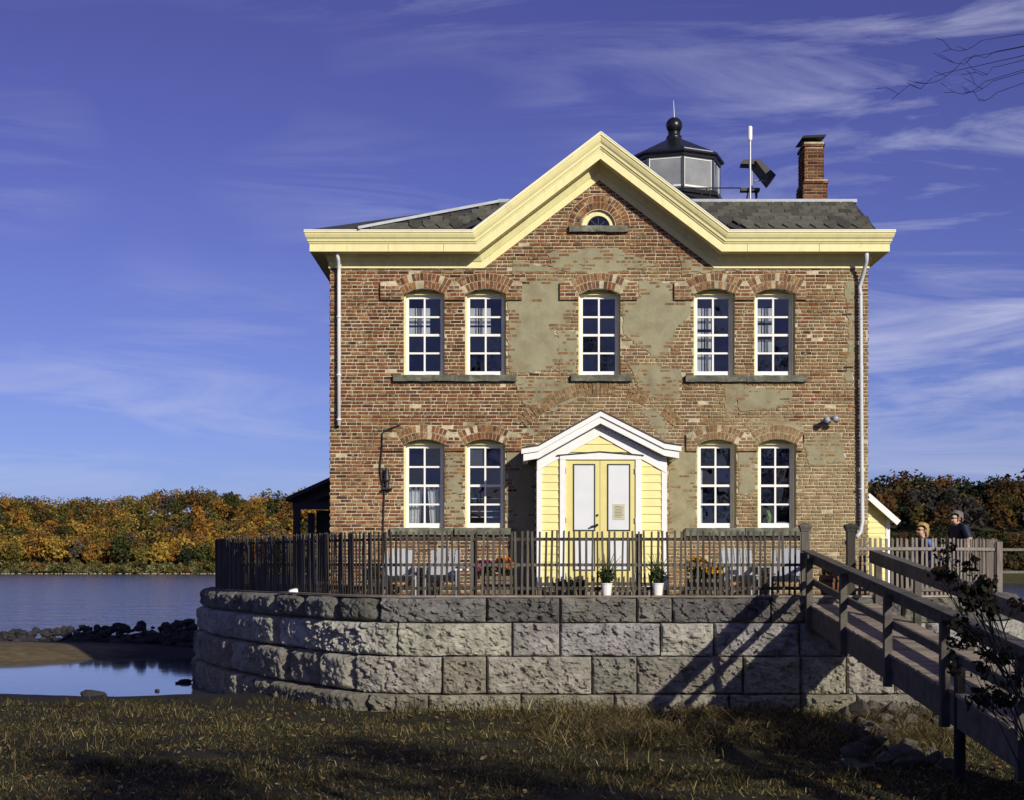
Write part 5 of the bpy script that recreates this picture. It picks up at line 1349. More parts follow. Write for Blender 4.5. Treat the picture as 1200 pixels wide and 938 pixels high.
def shed():
    Y = 31.0; xr = X(1042, Y); xc = X(1017, Y)-0.05; za = Zp(580, Y); ze_ = Zp(611.5, Y); xe = X(1049, Y); sl = (za-ze_)/(xe-xc); xl = 2*xc-xr; D = 2.6
    e = empty('yellow_shed', (xc, Y, 0), 'small yellow clapboard shed with white gable trim right of the house', 'shed')
    b = MB(); zt = lambda x: za-abs(x-xc)*sl-0.04
    b.prism([(xl, 0), (xr, 0), (xr, zt(xr)), (xc, zt(xc)), (xl, zt(xl))], Y+0.02, Y+D); w = b.build('wall', M['clapboard'], e)
    z = 0.05
    while z < za-0.2:
        hw = min(xr-xc, (za-0.08-z-0.105)/sl)
        if hw > 0.05:
            m = MB(); m.hexa([(xc-hw, Y-0.004, z), (xc+hw, Y-0.004, z), (xc+hw, Y+0.022, z), (xc-hw, Y+0.022, z), (xc-hw, Y+0.012, z+0.108), (xc+hw, Y+0.012, z+0.108), (xc+hw, Y+0.022, z+0.108), (xc-hw, Y+0.022, z+0.108)]); m.build('clapboard', M['clapboard'], w)
        z += 0.11
    b = MB()
    for sg in (-1, 1):
        x1 = xc+sg*(xe-xc); b.hexa([(x1, Y-0.18, ze_), (xc, Y-0.18, za), (xc, Y+D, za), (x1, Y+D, ze_), (x1, Y-0.18, ze_+0.04), (xc, Y-0.18, za+0.04), (xc, Y+D, za+0.04), (x1, Y+D, ze_+0.04)])
    b.build('roof', M['roof_dark'], e)
    b = MB()
    for sg in (-1, 1):
        x1 = xc+sg*(xe-xc+0.02); b.bar((x1, Y-0.2, ze_-0.03), (xc, Y-0.2, za-0.02), 0.05, 0.11, (0, -1, 0) if False else (0, 0, 1))
    b.build('rake_board', M['white_paint'], e)
    b = MB(); b.box(xr-0.06, xr+0.012, Y-0.012, Y+0.05, 0, zt(xr)-0.02); b.build('corner_board', M['white_paint'], e)
    d = MB(); d.box(xc-0.3, xc+0.3, Y-0.02, Y+0.02, 0.02, 1.0); d.build('door', M['door_yellow'], e)
shed()

# ------------------------------------------------------------------ the two people behind the right-hand fence
def skin_body(name, parent, verts, edges, radii, cols, mats):
    me = bpy.data.meshes.new(name); me.from_pydata([tuple(v) for v in verts], edges, [])
    o = bpy.data.objects.new(name, me); col.objects.link(o)
    md = o.modifiers.new('skin', 'SKIN'); md.use_smooth_shade = True; md.branch_smoothing = 0.3
    for i, r in enumerate(radii):
        sv = me.skin_vertices[0].data[i]; sv.radius = r if isinstance(r, tuple) else (r, r); sv.use_root = (i == 0)
    sb = o.modifiers.new('sub', 'SUBSURF'); sb.levels = 2; sb.render_levels = 2
    dg = bpy.context.evaluated_depsgraph_get(); dg.update(); ev = o.evaluated_get(dg); nm = bpy.data.meshes.new_from_object(ev)
    bpy.data.objects.remove(o)
    nm.name = name; nm.materials.clear(); nm.materials.append(mats)
    co = np.empty(len(nm.vertices)*3); nm.vertices.foreach_get('co', co); co = co.reshape(-1, 3)
    seg = [(np.array(verts[a]), np.array(verts[b]), cols[a], cols[b]) for a, b in edges]
    best = np.full(len(co), 1e9); cc = np.zeros((len(co), 3))
    for a, b, ca, cb in seg:
        ab = b-a; t = np.clip(((co-a)@ab)/(ab@ab+1e-9), 0, 1); d = np.linalg.norm(co-a-t[:, None]*ab, axis=1)
        m = d < best; best[m] = d[m]; cc[m] = np.where((t < 0.5)[:, None], np.array(ca), np.array(cb))[m]
    at = nm.color_attributes.new('Col', 'FLOAT_COLOR', 'POINT'); q = np.ones((len(co), 4), np.float32); q[:, :3] = cc; at.data.foreach_set('color', q.ravel())
    for p in nm.polygons: p.use_smooth = True
    return inst(name, nm, parent, W[parent.name])
def person(px, Y, top_px, face_az, shirt, sleeve, trouser, hair, hair_long, label, hand_on_fence, lean, drop):
    x = X(px, Y); s = 1.0; ztop = Zp(top_px, Y)
    e = empty('person', (x, Y, 0), label, 'person')
    sk = (0.56, 0.35, 0.25)
    hz = ztop-0.115                     # head centre
    zsh = hz-drop; zh = 0.50
    fx, fy = math.sin(face_az), -math.cos(face_az)    # facing
    lx, ly = -fy, fx                                  # the person's left... side vector
    V = []; E = []; Rd = []; C = []
    def add(p, r, c, prev=None):
        V.append(Vector(p)); Rd.append(r); C.append(c)
        if prev is not None: E.append((prev, len(V)-1))
        return len(V)-1
    def L(f, sd, z): return Vector((fx*f+lx*sd, fy*f+ly*sd, z))
    pel = add(L(0, 0, zh), (0.15, 0.12), trouser)
    wst = add(L(0.01, 0, zh+0.16), (0.15, 0.12), shirt, pel)
    chs = add(L(0.02+lean*0.5, 0, zsh-0.14), (0.19, 0.145), shirt, wst)
    nk0 = add(L(0.02+lean, 0, zsh+0.015), (0.085, 0.075), shirt, chs)
    nk = add(L(0.03+lean, 0, zsh+drop*0.45), 0.050, sk, nk0)
    jaw = add(L(0.055+lean, 0, hz-0.055), (0.060, 0.066), sk, nk)
    hd = add(L(0.045+lean, 0, hz+0.015), (0.075, 0.092), sk, jaw)
    crn = add(L(0.03+lean, 0, hz+0.075), (0.055, 0.065), sk, hd)
    nose = add(L(0.155+lean, 0, hz-0.018), 0.011, sk, hd)
    for sg in (-1, 1):
        shd = add(L(0.02+lean, sg*0.185, zsh-0.02), 0.062, sleeve, nk0)
        if hand_on_fence and sg == hand_on_fence:
            up_ = add(L(0.0+lean, sg*0.235, zsh-0.13), 0.062, sleeve, shd); elb = add(L(-0.01+lean, sg*0.27, zsh-0.22), 0.043, sk, up_); wr = add(L(0.10+lean, sg*0.36, zsh-0.33), 0.027, sk, elb)
        else:
            elb = add(L(0.02, sg*0.25, zsh-0.28), 0.045, sleeve, shd); wr = add(L(0.24, sg*0.19, zsh-0.42), 0.027, sk, elb)
        d = (V[wr]-V[elb]).normalized(); pm = add(V[wr]+d*0.06+Vector((0, 0, -0.015)), (0.036, 0.018), sk, wr)
        for q, (of, ln) in enumerate(((-0.028, 0.065), (-0.010, 0.078), (0.010, 0.074), (0.028, 0.058))):
            k1 = add(V[pm]+d*0.035+Vector((lx*of, ly*of, -0.012)), 0.009, sk, pm); k2 = add(V[k1]+d*ln*0.5+Vector((0, 0, -0.022)), 0.008, sk, k1); add(V[k2]+d*ln*0.2+Vector((0, 0, -0.03)), 0.007, sk, k2)
        th = add(V[wr]+d*0.035+Vector((lx*-sg*0.035, ly*-sg*0.035, -0.01)), 0.010, sk, wr); add(V[th]+d*0.03+Vector((lx*-sg*0.018, ly*-sg*0.018, -0.015)), 0.009, sk, th)
        hip = add(L(0.05, sg*0.095, zh-0.01), 0.085, trouser, pel); kn = add(L(0.46, sg*0.12, zh+0.0), 0.06, trouser, hip); an = add(L(0.47, sg*0.12, 0.10), 0.042, trouser, kn)
        add(L(0.62, sg*0.13, 0.04), 0.036, (0.03, 0.03, 0.03), add(L(0.50, sg*0.12, 0.05), 0.042, (0.03, 0.03, 0.03), an))
    V = [tuple(v) for v in V]
    skin_body('body', e, V, E, Rd, C, M['skin'])
    o3 = Vector((x, Y, 0)); h = o3+L(0.045+lean, 0, hz)
    # hair: a cap of strands over the skull
    bm = bmesh.new(); bmesh.ops.create_icosphere(bm, subdivisions=3, radius=1.0)
    f = Vector((fx, fy, 0)); l = Vector((lx, ly, 0)); kill = []
    for v in bm.verts:
        u = v.co.copy(); a = u.x; bq = u.y; c = u.z      # a: forward, bq: side, c: up
        front = (a > 0.35 and c < 0.42) or (hair_long and a > 0.05 and c < 0.05); low = c < (-0.25 if not hair_long else -2)
        if front or (low and a > -0.2) or c < (-0.55 if not hair_long else -1.1): kill.append(v)
        r_ = Vector((0.106, 0.088, 0.112)); n = 1+0.16*math.sin(9*bq+4*a)*math.cos(7*c+bq*5)
        zz = c*r_.z*n
        if hair_long and c < 0: zz *= 1.7
        v.co = f*(a*r_.x*n-0.012)+l*(bq*r_.y*n*(1.12 if hair_long else 1))+Vector((0, 0, zz+0.02))
    bmesh.ops.delete(bm, geom=kill, context='VERTS')
    me = bpy.data.meshes.new('hair'); bm.to_mesh(me); bm.free()
    for p in me.polygons: p.use_smooth = True
    hm = mat('hair_%d' % px, hair, 0.6, 0.35, 60, 0.6, 90); me.materials.append(hm); inst('hair', me, e, h)
    g = MB()
    for sg in (-1, 1):
        c = h+f*0.092+l*(sg*0.034)+Vector((0, 0, 0.012)); g.bar(c-l*0.026, c+l*0.026, 0.012, 0.034)
        c2 = h+l*(sg*0.078)+Vector((0, 0, 0.018)); g.bar(c+l*(sg*0.026), c2, 0.006, 0.008)
    g.build('sunglasses', M['dark_line'], e)
    ea = MB()
    for sg in (-1, 1):
        c = h+l*(sg*0.078)+Vector((0, 0, -0.01)); ea.tube([c+Vector((0, 0, 0.03)), c+l*sg*0.012, c-Vector((0, 0, 0.03))], [0.008, 0.015, 0.006], 8, (0.42, 0.22, 0.15))
    mo = h+f*0.094+Vector((0, 0, -0.062)); ea.bar(mo-l*0.02, mo+l*0.02, 0.01, 0.008, (0, 0, 1), (0.30, 0.10, 0.08))
    ea.build('face_details', M['skin'], e, smooth=True)
    return e
man = person(1130, 24.0, 599.5, R(-70), (0.012, 0.014, 0.04), (0.012, 0.014, 0.04), (0.05, 0.055, 0.08), (0.16, 0.145, 0.13), False, 'seated person with short grey hair in a dark navy T-shirt, hand on the fence', 1, 0.10, 0.12)
woman = person(1084, 24.9, 613.5, R(-62), (0.02, 0.022, 0.05), (0.18, 0.27, 0.55), (0.04, 0.045, 0.07), (0.42, 0.30, 0.10), True, 'seated blond person in a dark vest over light blue sleeves', 0, 0.02, 0.17)
def bench():
    e = empty('garden_bench', (6.7, 24.8, 0), 'plain wooden bench the two people sit on behind the sunlit-toned fence', 'bench')
    for k in range(4): b = MB(); b.box(5.9, 7.45, 24.60+k*0.11, 24.70+k*0.11, 0.37, 0.40); b.build('seat_slat', M['fence_lit'], e)
    for x in (6.0, 7.3): b = MB(); b.box(x, x+0.06, 24.62, 25.0, 0, 0.369); b.build('leg', M['fence_lit'], e)
bench()

# ------------------------------------------------------------------ jetty, rubble, foreground growth
def jetty():
    e = empty('stone_jetty', (-9, 41, -1.7), 'low dark jetty of heaped rocks running left from the pier', 'jetty'); r = random.Random(9)
    ms = [rock_mesh(s, 'rock_dark', r.uniform(0.9, 1.3), r.uniform(0.8, 1.1), r.uniform(0.5, 0.75), 1) for s in range(8)]
    core = MB(); pts = [(-2.5, 38.6, -0.85), (-6, 40.0, -0.90), (-9, 41.0, -1.0), (-12, 42.0, -1.22), (-15, 42.8, -1.42), (-19, 43.5, -1.7)]
    for (a, c) in zip(pts, pts[1:]):
        core.hexa([(a[0], a[1]-1.7, -1.95), (c[0], c[1]-1.7, -2.0), (c[0], c[1]+2.2, -2.3), (a[0], a[1]+2.2, -2.3), (a[0], a[1]-0.3, a[2]-0.30), (c[0], c[1]-0.3, c[2]-0.30), (c[0], c[1]+0.4, c[2]-0.34), (a[0], a[1]+0.4, a[2]-0.34)])
    core.build('core', M['rock_dark'], e)
    VV = []; FF = []; kk = 0; r5 = random.Random(77)
    for k in range(650):
        me_ = r5.choice(ms); co = np.empty(len(me_.vertices)*3); me_.vertices.foreach_get('co', co); co = co.reshape(-1, 3); fi = np.array([p.vertices[:] for p in me_.polygons])
        t = 0.4+(len(pts)-1.45)*r5.random(); i = int(t); q = t-i; p = Vector(pts[i])+(Vector(pts[i+1])-Vector(pts[i]))*q; v = r5.random()
        s_ = r5.uniform(0.07, 0.14); p.y += 0.5-2.1*v; p.z = p.z-0.10+(-1.72-(p.z-0.10))*v
        ca, sa = math.cos(k*2.4), math.sin(k*2.4); co = co*s_; VV.append(np.stack([co[:, 0]*ca-co[:, 1]*sa+p.x, co[:, 0]*sa+co[:, 1]*ca+p.y, co[:, 2]+p.z], 1)); FF.append(fi+kk); kk += len(co)
    VV = np.concatenate(VV); og = VV.mean(0); jm = np_mesh('small_rubble', VV-og, np.concatenate(FF), M['rock_dark']); tag(inst('small_rubble', jm, e, tuple(float(q) for q in og)), kind='stuff')
    n = 0
    for k in range(300):
        t = 0.4+(len(pts)-1.45)*((k*0.618034) % 1); i = int(t); q = t-i; a, c = Vector(pts[i]), Vector(pts[i+1]); p = a+(c-a)*q
        v = r.random()**1.5; s = r.uniform(0.10, 0.20)
        p.y += 0.3-1.8*v; p.z = p.z-0.06+(-1.72-(p.z-0.06))*v
        inst('rock', r.choice(ms), e, p, (r.uniform(-0.4, 0.4), r.uniform(-0.4, 0.4), r.uniform(0, 6.28)), (s, s, s))
jetty()
def pool_stones():
    for k, (px, py, s, lb) in enumerate(((216, 798, 0.11, 'largest dark stone standing in the tidal pool'), (208, 799, 0.05, 'small dark stone beside the larger one in the pool'), (184, 808, 0.05, 'small dark stone in the pool near its grassy bank'), (109, 813, 0.17, 'dark stone on the muddy near bank of the pool'))):
        Y = (ZC+1.68)*F/(py-HOR); o = inst('shore_stone', rock_mesh(60+k, 'rock_dark', 1.4, 0.9, 0.6), None, (X(px, Y), Y, -1.70), (0, 0, k), (s, s, s)); tag(o, lb, 'stone')
pool_stones()
def rubble():
    e = empty('rubble_heap', (5.0, 18.5, -1.5), 'heap of broken rubble stones at the foot of the pier beside the ramp', 'rubble'); r = random.Random(14)
    ms = [rock_mesh(s+100, 'rubble', r.uniform(0.9, 1.4), r.uniform(0.8, 1.1), r.uniform(0.45, 0.75)) for s in range(7)]
    for k in range(75):
        Y = r.uniform(15.2, 21.0); px = r.uniform(990, 1130)-(21-Y)*2; x = X(px, Y)
        s = r.uniform(0.05, 0.15) if Y < 20 else r.uniform(0.08, 0.2); z = float(ground_z(np.array([x]), np.array([Y]))[0])
        inst('rock', r.choice(ms), e, (x, Y, z+s*0.25+(0.12 if Y > 19 else 0)*r.random()), (r.uniform(-0.5, 0.5), r.uniform(-0.5, 0.5), r.uniform(0, 6.28)), (s, s, s))
rubble()
def grass():
    r = np.random.default_rng(5)
    def blades(n, xr, yr, hgt, wid, pal, bend, mask=None, clump=0):
        x = r.uniform(*xr, n); y = yr[0]+(yr[1]-yr[0])*r.random(n)**1.1
        if clump:
            cx = r.uniform(*xr, clump); cy = r.uniform(*yr, clump); k = r.integers(0, clump, n); x = cx[k]+r.normal(size=n)*0.13; y = cy[k]+r.normal(size=n)*0.13
        keep = np.abs(x) < 0.345*y+0.3
        keep &= fbm(x*0.8, y*1.1, 7, 3, 63)+0.25*r.random(n) > (0.50 if not clump else 0.0)
        if mask is not None: keep &= mask(x, y)
        x, y = x[keep], y[keep]; n = len(x); z = ground_z(x, y)-0.01
        pat = fbm(x*0.9, y*0.9, 2, 3, 44)
        h = 0.78*hgt*(0.4+0.9*r.random(n))*(0.55+0.9*pat); t = r.uniform(0, 6.283, n); b = bend*(0.3+r.random(n)); w = wid*(0.6+0.8*r.random(n)); wt = r.uniform(0, 6.283, n)
        p0 = np.stack([x, y, z], 1); dx = np.stack([np.cos(wt), np.sin(wt), 0*x], 1)*w[:, None]; lean = np.stack([np.cos(t), np.sin(t), 0*x], 1)
        p1 = p0+lean*(b*h*0.35)[:, None]; p1[:, 2] += h*0.6
        p2 = p0+lean*(b*h)[:, None]; p2[:, 2] += h*np.clip(1.0-0.35*b, 0.15, 1)
        V = np.stack([p0-dx, p0+dx, p1+dx*0.7, p1-dx*0.7, p2], 1).reshape(-1, 3); i = np.arange(n)*5
        q = np.stack([i, i+1, i+2, i+3], 1); tr = np.stack([i+3, i+2, i+4, i+4], 1)
        pal = np.array(pal); c = pal[r.integers(0, len(pal), n)]*(0.52+0.80*r.random((n, 1)))*(0.45+1.1*fbm(x*0.55, y*0.9, 5, 3, 91))[:, None]
        return V, q, np.stack([i+3, i+2, i+4], 1), c
    straw = [(0.24, 0.185, 0.075), (0.13, 0.10, 0.038), (0.34, 0.27, 0.13), (0.06, 0.05, 0.02), (0.09, 0.07, 0.026)]
    green = [(0.040, 0.046, 0.013), (0.055, 0.058, 0.017), (0.022, 0.026, 0.008), (0.075, 0.07, 0.022), (0.10, 0.088, 0.03)]
    pier_ok = lambda x, y: (y < 21.1+0.0*x) | (x < -2.0-(y-21.4)*0.62) 
    sets = [blades(95000, (-9, 7.5), (12.0, 25.2), 0.07, 0.0045, green, 1.1, lambda x, y: pier_ok(x, y) & (y < np.where(x < -1.5, 22.9+0.5*np.sin(x*2.1), 21.2))),
            blades(66000, (-9, 7.5), (12.0, 22.4), 0.085, 0.004, straw, 2.0, pier_ok),
            blades(9000, (-8, 5), (13.5, 23.0), 0.17, 0.004, straw+green, 1.0, pier_ok, 260),
            blades(8000, (0.3, 5.2), (17.2, 20.9), 0.30, 0.0045, straw, 2.4, pier_ok, 110),
            blades(1300, (-1.5, 4.2), (20.9, 21.2), 0.30, 0.0045, straw+green[:2], 1.2, None, 70)]
    def litter(n):
        x = r.uniform(-8, 6, n); y = r.uniform(13, 22, n); k_ = (np.abs(x) < 0.34*y) & pier_ok(x, y); x, y = x[k_], y[k_]; n = len(x); z = ground_z(x, y)+0.012+0.03*r.random(n)
        t = r.uniform(0, 6.28, n); sz = 0.014+0.022*r.random(n); a = np.stack([np.cos(t), np.sin(t), r.uniform(-.5, .5, n)], 1)*sz[:, None]; b2 = np.stack([-np.sin(t), np.cos(t), r.uniform(-.5, .5, n)], 1)*sz[:, None]*0.7; p = np.stack([x, y, z], 1)
        V = np.stack([p-a, p-b2, p+a, p+b2, p+a*1.3], 1).reshape(-1, 3); i = np.arange(n)*5; pal = np.array([(0.22, 0.12, 0.035), (0.30, 0.20, 0.06), (0.12, 0.06, 0.025), (0.36, 0.28, 0.12)])
        return V, np.stack([i, i+1, i+2, i+3], 1), np.stack([i+1, i+4, i+3], 1), pal[r.integers(0, 4, n)]
    sets.append(litter(2600))
    V = []; Fq = []; Ft = []; Cq = []; k = 0
    for v, q, t, c in sets: V.append(v); Fq.append(q+k); Ft.append(t+k); Cq.append(c); k += len(v)
    V = np.concatenate(V); q = np.concatenate(Fq); t = np.concatenate(Ft); c = np.concatenate(Cq)
    tri = np.concatenate([q[:, [0, 1, 2]], q[:, [0, 2, 3]], t]); cc = np.concatenate([c, c, c])
    me = np_mesh('dry_grass', V, tri, M['straw'], cc)
    tag(inst('dry_grass', me, None, (0, 0, 0)), 'matted dry brown and green grass covering the foreground', 'grass', kind='stuff')
grass()

# ------------------------------------------------------------------ trees and shrubs
def limb(b, p, d, l, r, depth, rr, tips, gn=0.0):
    pts = [Vector(p)]; rad = [r]; n = 4; q = Vector(p); dd = Vector(d).normalized()
    for k in range(n):
        dd = (dd+Vector((rr.uniform(-.22, .22), rr.uniform(-.22, .22), rr.uniform(-.15, .15)+gn))).normalized(); q = q+dd*l/n; pts.append(q.copy()); rad.append(r*(1-0.14*(k+1)))
    b.tube(pts, rad, 7 if depth > 1 else 4)
    if depth == 0: tips.append((q, dd)); return
    for k in range(rr.randint(2, 3)):
        nd = (dd+Vector((rr.uniform(-.9, .9), rr.uniform(-.9, .9), rr.uniform(-.35, .6)))).normalized(); limb(b, pts[rr.randint(2, n)], nd, l*rr.uniform(0.55, 0.8), rad[-1]*0.75, depth-1, rr, tips, gn)
def near_tree(name, loc, h, seed, label, cat, pal, leaves, lsize, spread, depth=4, direction=(0, 0, 1), clusters=None, r0=0.09):
    e = empty(name, loc, label, cat); rr = random.Random(seed); b = MB(); tips = []
    limb(b, Vector(loc)-Vector((0, 0, 0.15)), direction, h, r0, depth, rr, tips)
    b.build('trunk', M['bark'], e)
    parts = [leaf_cloud(leaves, q, (spread, spread, spread*0.8), lsize, pal, seed*100+i, 0.2, 0.1) for i, (q, d) in enumerate(tips)]
    leaves_obj('crown', parts, e)
    return tips
DARKL = [(0.03, 0.035, 0.012), (0.045, 0.045, 0.014), (0.06, 0.04, 0.014), (0.025, 0.028, 0.012)]
# leafy shrub that reaches in from the right edge, in front of the ramp
def aimed_shrub():
    base = Vector((3.05, 8.9, -1.5)); e = empty('leafy_shrub', base, 'leafy shrub in shade-darkened colours reaching in at the right edge before the ramp', 'shrub'); rr = random.Random(3)
    b = MB(); parts = []; Dk_shade = [(0.014, 0.016, 0.009), (0.022, 0.020, 0.010), (0.030, 0.020, 0.010)]  # near-black leaf colours: shade of the surrounding trees is painted in
    tips = [(1118, 668), (1102, 684), (1128, 690), (1140, 702), (1150, 726), (1146, 748), (1152, 770), (1143, 790), (1150, 812), (1166, 700), (1176, 780), (1185, 840)]
    for i, (px, py) in enumerate(tips):
        Y = 8.9+rr.uniform(-0.45, 0.35); q = Vector((X(px, Y), Y, Zp(py, Y))); m = base+(q-base)*0.55+Vector((rr.uniform(0.02, 0.2), rr.uniform(-0.1, 0.1), rr.uniform(0.0, 0.2)))
        b.tube([base, base+(m-base)*0.5+Vector((0.05, 0, 0.05)), m, q], [0.012, 0.008, 0.005, 0.002], 5)
        for k in range(3):
            d = Vector((rr.uniform(-0.12, 0.12), rr.uniform(-0.1, 0.1), rr.uniform(-0.10, 0.10))); t = q+d; b.tube([m+(q-m)*rr.uniform(0.5, 0.9), t], [0.004, 0.002], 4)
            parts.append(leaf_cloud(34, t, (0.075, 0.06, 0.065), 0.021, Dk_shade, 900+i*5+k, 0.1, 0.1))
    b.build('stem', M['piling'], e); leaves_obj('crown', parts, e)
aimed_shrub()
def twig_tree():
    base = Vector((3.1, 5.4, -1.45)); e = empty('bare_tree', base, 'thin nearly bare tree whose twigs hang in at the upper right corner', 'tree'); rr = random.Random(12)
    b = MB(); b.tube([base, (3.0, 5.5, 0), (2.75, 5.7, 1.5), (2.75, 6.0, 2.4), (2.75, 6.1, 3.1)], [0.07, 0.06, 0.045, 0.03, 0.018], 8); parts = []
    b.tube([(2.75, 5.7, 1.5), (3.3, 5.2, 2.6), (3.9, 4.8, 3.4)], [0.035, 0.025, 0.01], 6); b.tube([(2.75, 6.0, 2.4), (3.0, 6.3, 3.4), (3.0, 6.6, 4.1)], [0.025, 0.018, 0.006], 6)
    Y = 6.0
    for (c, a) in (((1150, 48), (1100, 40)), ((1165, 62), (1085, 72)), ((1170, 78), (1120, 82)), ((1160, 90), (1100, 100)), ((1172, 105), (1132, 96)), ((1130, 70), (1062, 98)), ((1100, 92), (1022, 110)), ((1158, 100), (1140, 75))):
        p = Vector((X(c[0], Y), Y+rr.uniform(-.1, .1), Zp(c[1], Y))); q = Vector((X(a[0], Y), Y+rr.uniform(-.15, .15), Zp(a[1], Y))); n = 6; pts = []
        b.tube([(2.75, 6.1, 2.75), ((2.75+p.x)/2+0.1, 6.05, p.z*0.5+1.32), p], [0.003, 0.0016, 0.0009], 4)
        for k in range(n+1):
            t = k/n; v = p+(q-p)*t; v.z -= 0.045*math.sin(t*math.pi)*(1 if rr.random() < 0.8 else 0.3); pts.append(v)
        b.tube(pts, [0.0009]*(n+1), 4)
        for k in range(2, n, 2): 
            w = pts[k]+Vector((rr.uniform(-0.06, -0.02), 0, rr.uniform(-0.02, 0.04))); b.tube([pts[k], w], [0.0012, 0.0008], 3)
    for k in range(8): parts.append(leaf_cloud(7, (3.3+rr.uniform(-.6, .6), 5.1+rr.uniform(-.5, .5), 3.2+rr.uniform(-.3, .8)), (0.2, 0.2, 0.2), 0.03, [(0.12, 0.08, 0.03)], 70+k, 0.1, 0.1))
    b.build('trunk', M['bark'], e); leaves_obj('crown', parts, e)
twig_tree()
# bushes along the path outside the frame on the right: their shade lies over the foreground
def canopy_tree(loc, h, rad, seed, label, pal=DARKL):
    e = empty('bank_tree', loc, label, 'tree'); rr = random.Random(seed); L0 = Vector(loc); b = MB(); parts = []
    fork = L0+Vector((rr.uniform(-.2, .2), rr.uniform(-.2, .2), h*0.42)); b.tube([L0-Vector((0, 0, 0.2)), L0+(fork-L0)*0.5+Vector((0.06, 0, 0)), fork], [0.12, 0.10, 0.07], 8)
    for k in range(18):
        t = rr.uniform(0, 6.28); el = rr.uniform(-0.7, 1.45); q = rr.uniform(0.55, 1.0)
        c = L0+Vector((rad*q*math.cos(t)*math.cos(el), rad*q*math.sin(t)*math.cos(el), h*0.68+h*0.30*q*math.sin(el)))
        m = fork+(c-fork)*0.5+Vector((rr.uniform(-.15, .15), rr.uniform(-.15, .15), 0.12)); b.tube([fork, m, c], [0.045, 0.028, 0.008], 5)
        parts.append(leaf_cloud(130, c, (rad*0.36, rad*0.36, h*0.09), 0.055, pal, seed*50+k, 0.2, 0.1))
    b.build('trunk', M['bark'], e); leaves_obj('crown', parts, e)
canopy_tree((3.3, 3.0, -1.45), 6.0, 1.4, 31, 'dense small tree by the path outside the frame, nearest the camera on its right')
canopy_tree((6.0, 3.6, -1.45), 6.2, 1.5, 32, 'dense small tree just beyond the ramp outside the frame')
canopy_tree((9.0, 4.2, -1.45), 6.1, 1.6, 33, 'dense small tree farthest right of the ramp outside the frame')
canopy_tree((5.6, -2.8, -1.45), 9.0, 1.9, 34, 'taller tree behind the camera on its right')
canopy_tree((2.2, -3.4, -1.45), 9.2, 1.8, 35, 'taller tree right behind the camera')
canopy_tree((0.6, -4.2, -1.45), 9.8, 1.9, 36, 'tall tree behind the camera on its left')
canopy_tree((8.8, -2.2, -1.45), 8.9, 2.0, 37, 'taller tree behind the camera at the far right')
near_tree('bank_bush', (6.6, 9.2, -1.45), 1.15, 33, 'dense bush on the far side of the ramp by its lower posts', 'bush', DARKL, 60, 0.06, 0.3, 4, (0, 0, 1))

PALS = {'yellow': [(0.36, 0.24, 0.035), (0.29, 0.18, 0.03), (0.40, 0.27, 0.045)], 'orange': [(0.36, 0.17, 0.028), (0.29, 0.13, 0.022), (0.40, 0.20, 0.032)], 'rust': [(0.22, 0.115, 0.03), (0.18, 0.088, 0.026)],
        'green': [(0.05, 0.06, 0.014), (0.035, 0.045, 0.012), (0.07, 0.075, 0.016)], 'olive': [(0.15, 0.125, 0.028), (0.115, 0.098, 0.022), (0.19, 0.15, 0.03)], 'reed': [(0.21, 0.185, 0.075), (0.17, 0.155, 0.055), (0.13, 0.13, 0.04)], 'bare': [(0.10, 0.085, 0.07), (0.075, 0.065, 0.055)], 'evergreen': [(0.018, 0.03, 0.012), (0.025, 0.038, 0.014)]}
def crown_parts(x, y, z, w, h, pal, seed, n=300, leaf=0.5, blobs=9, sq=0.8):
    r = random.Random(seed); parts = []
    parts.append(leaf_cloud(n//4, (x, y, z+h*0.5), (w*0.42, w*0.42, h*0.45), leaf*1.6, np.array(pal)*0.8, seed, 0.1, 0.3))  # inner leaves coloured darker, standing in for shade inside the crown
    for k in range(blobs):
        t = r.uniform(0, 6.28); el = r.uniform(-0.5, 1.4); q = 0.62
        c = (x+w*0.5*q*math.cos(t)*math.cos(el), y+w*0.5*q*math.sin(t)*math.cos(el), z+h*0.5+h*0.5*q*math.sin(el))
        br = w*r.uniform(0.16, 0.27); sh = r.uniform(0.75, 1.25)
        parts.append(leaf_cloud(int(n*0.75/blobs)+6, c, (br, br, br*sq), leaf, np.array(pal)*sh, seed*13+k, 0.35, 0.6))
    return parts
def far_tree(px, py_base, Y, w, h, kind, label, seed):
    w *= 0.82; h *= 0.85; x = X(px, Y); z = float(ground_z(np.array([x]), np.array([Y]))[0])
    e = empty('autumn_tree' if kind not in ('evergreen',) else 'evergreen_tree', (x, Y, z), label, 'tree', 'single trees on the far shore')
    b = MB(); b.tube([(x, Y, z-1.5), (x+0.1, Y, z+h*0.3), (x, Y, z+h*0.7)], [0.28, 0.2, 0.08], 6)
    for k in range(5):
        t = k*1.3; b.tube([(x, Y, z+h*(0.25+0.08*k)), (x+w*0.3*math.cos(t), Y+w*0.3*math.sin(t), z+h*(0.45+0.08*k))], [0.1, 0.03], 5)
    b.build('trunk', M['bark'], e)
    leaves_obj('crown', crown_parts(x, Y, z-h*0.02, w, h*1.02, PALS[kind], seed, 950, 0.34, 16), e)
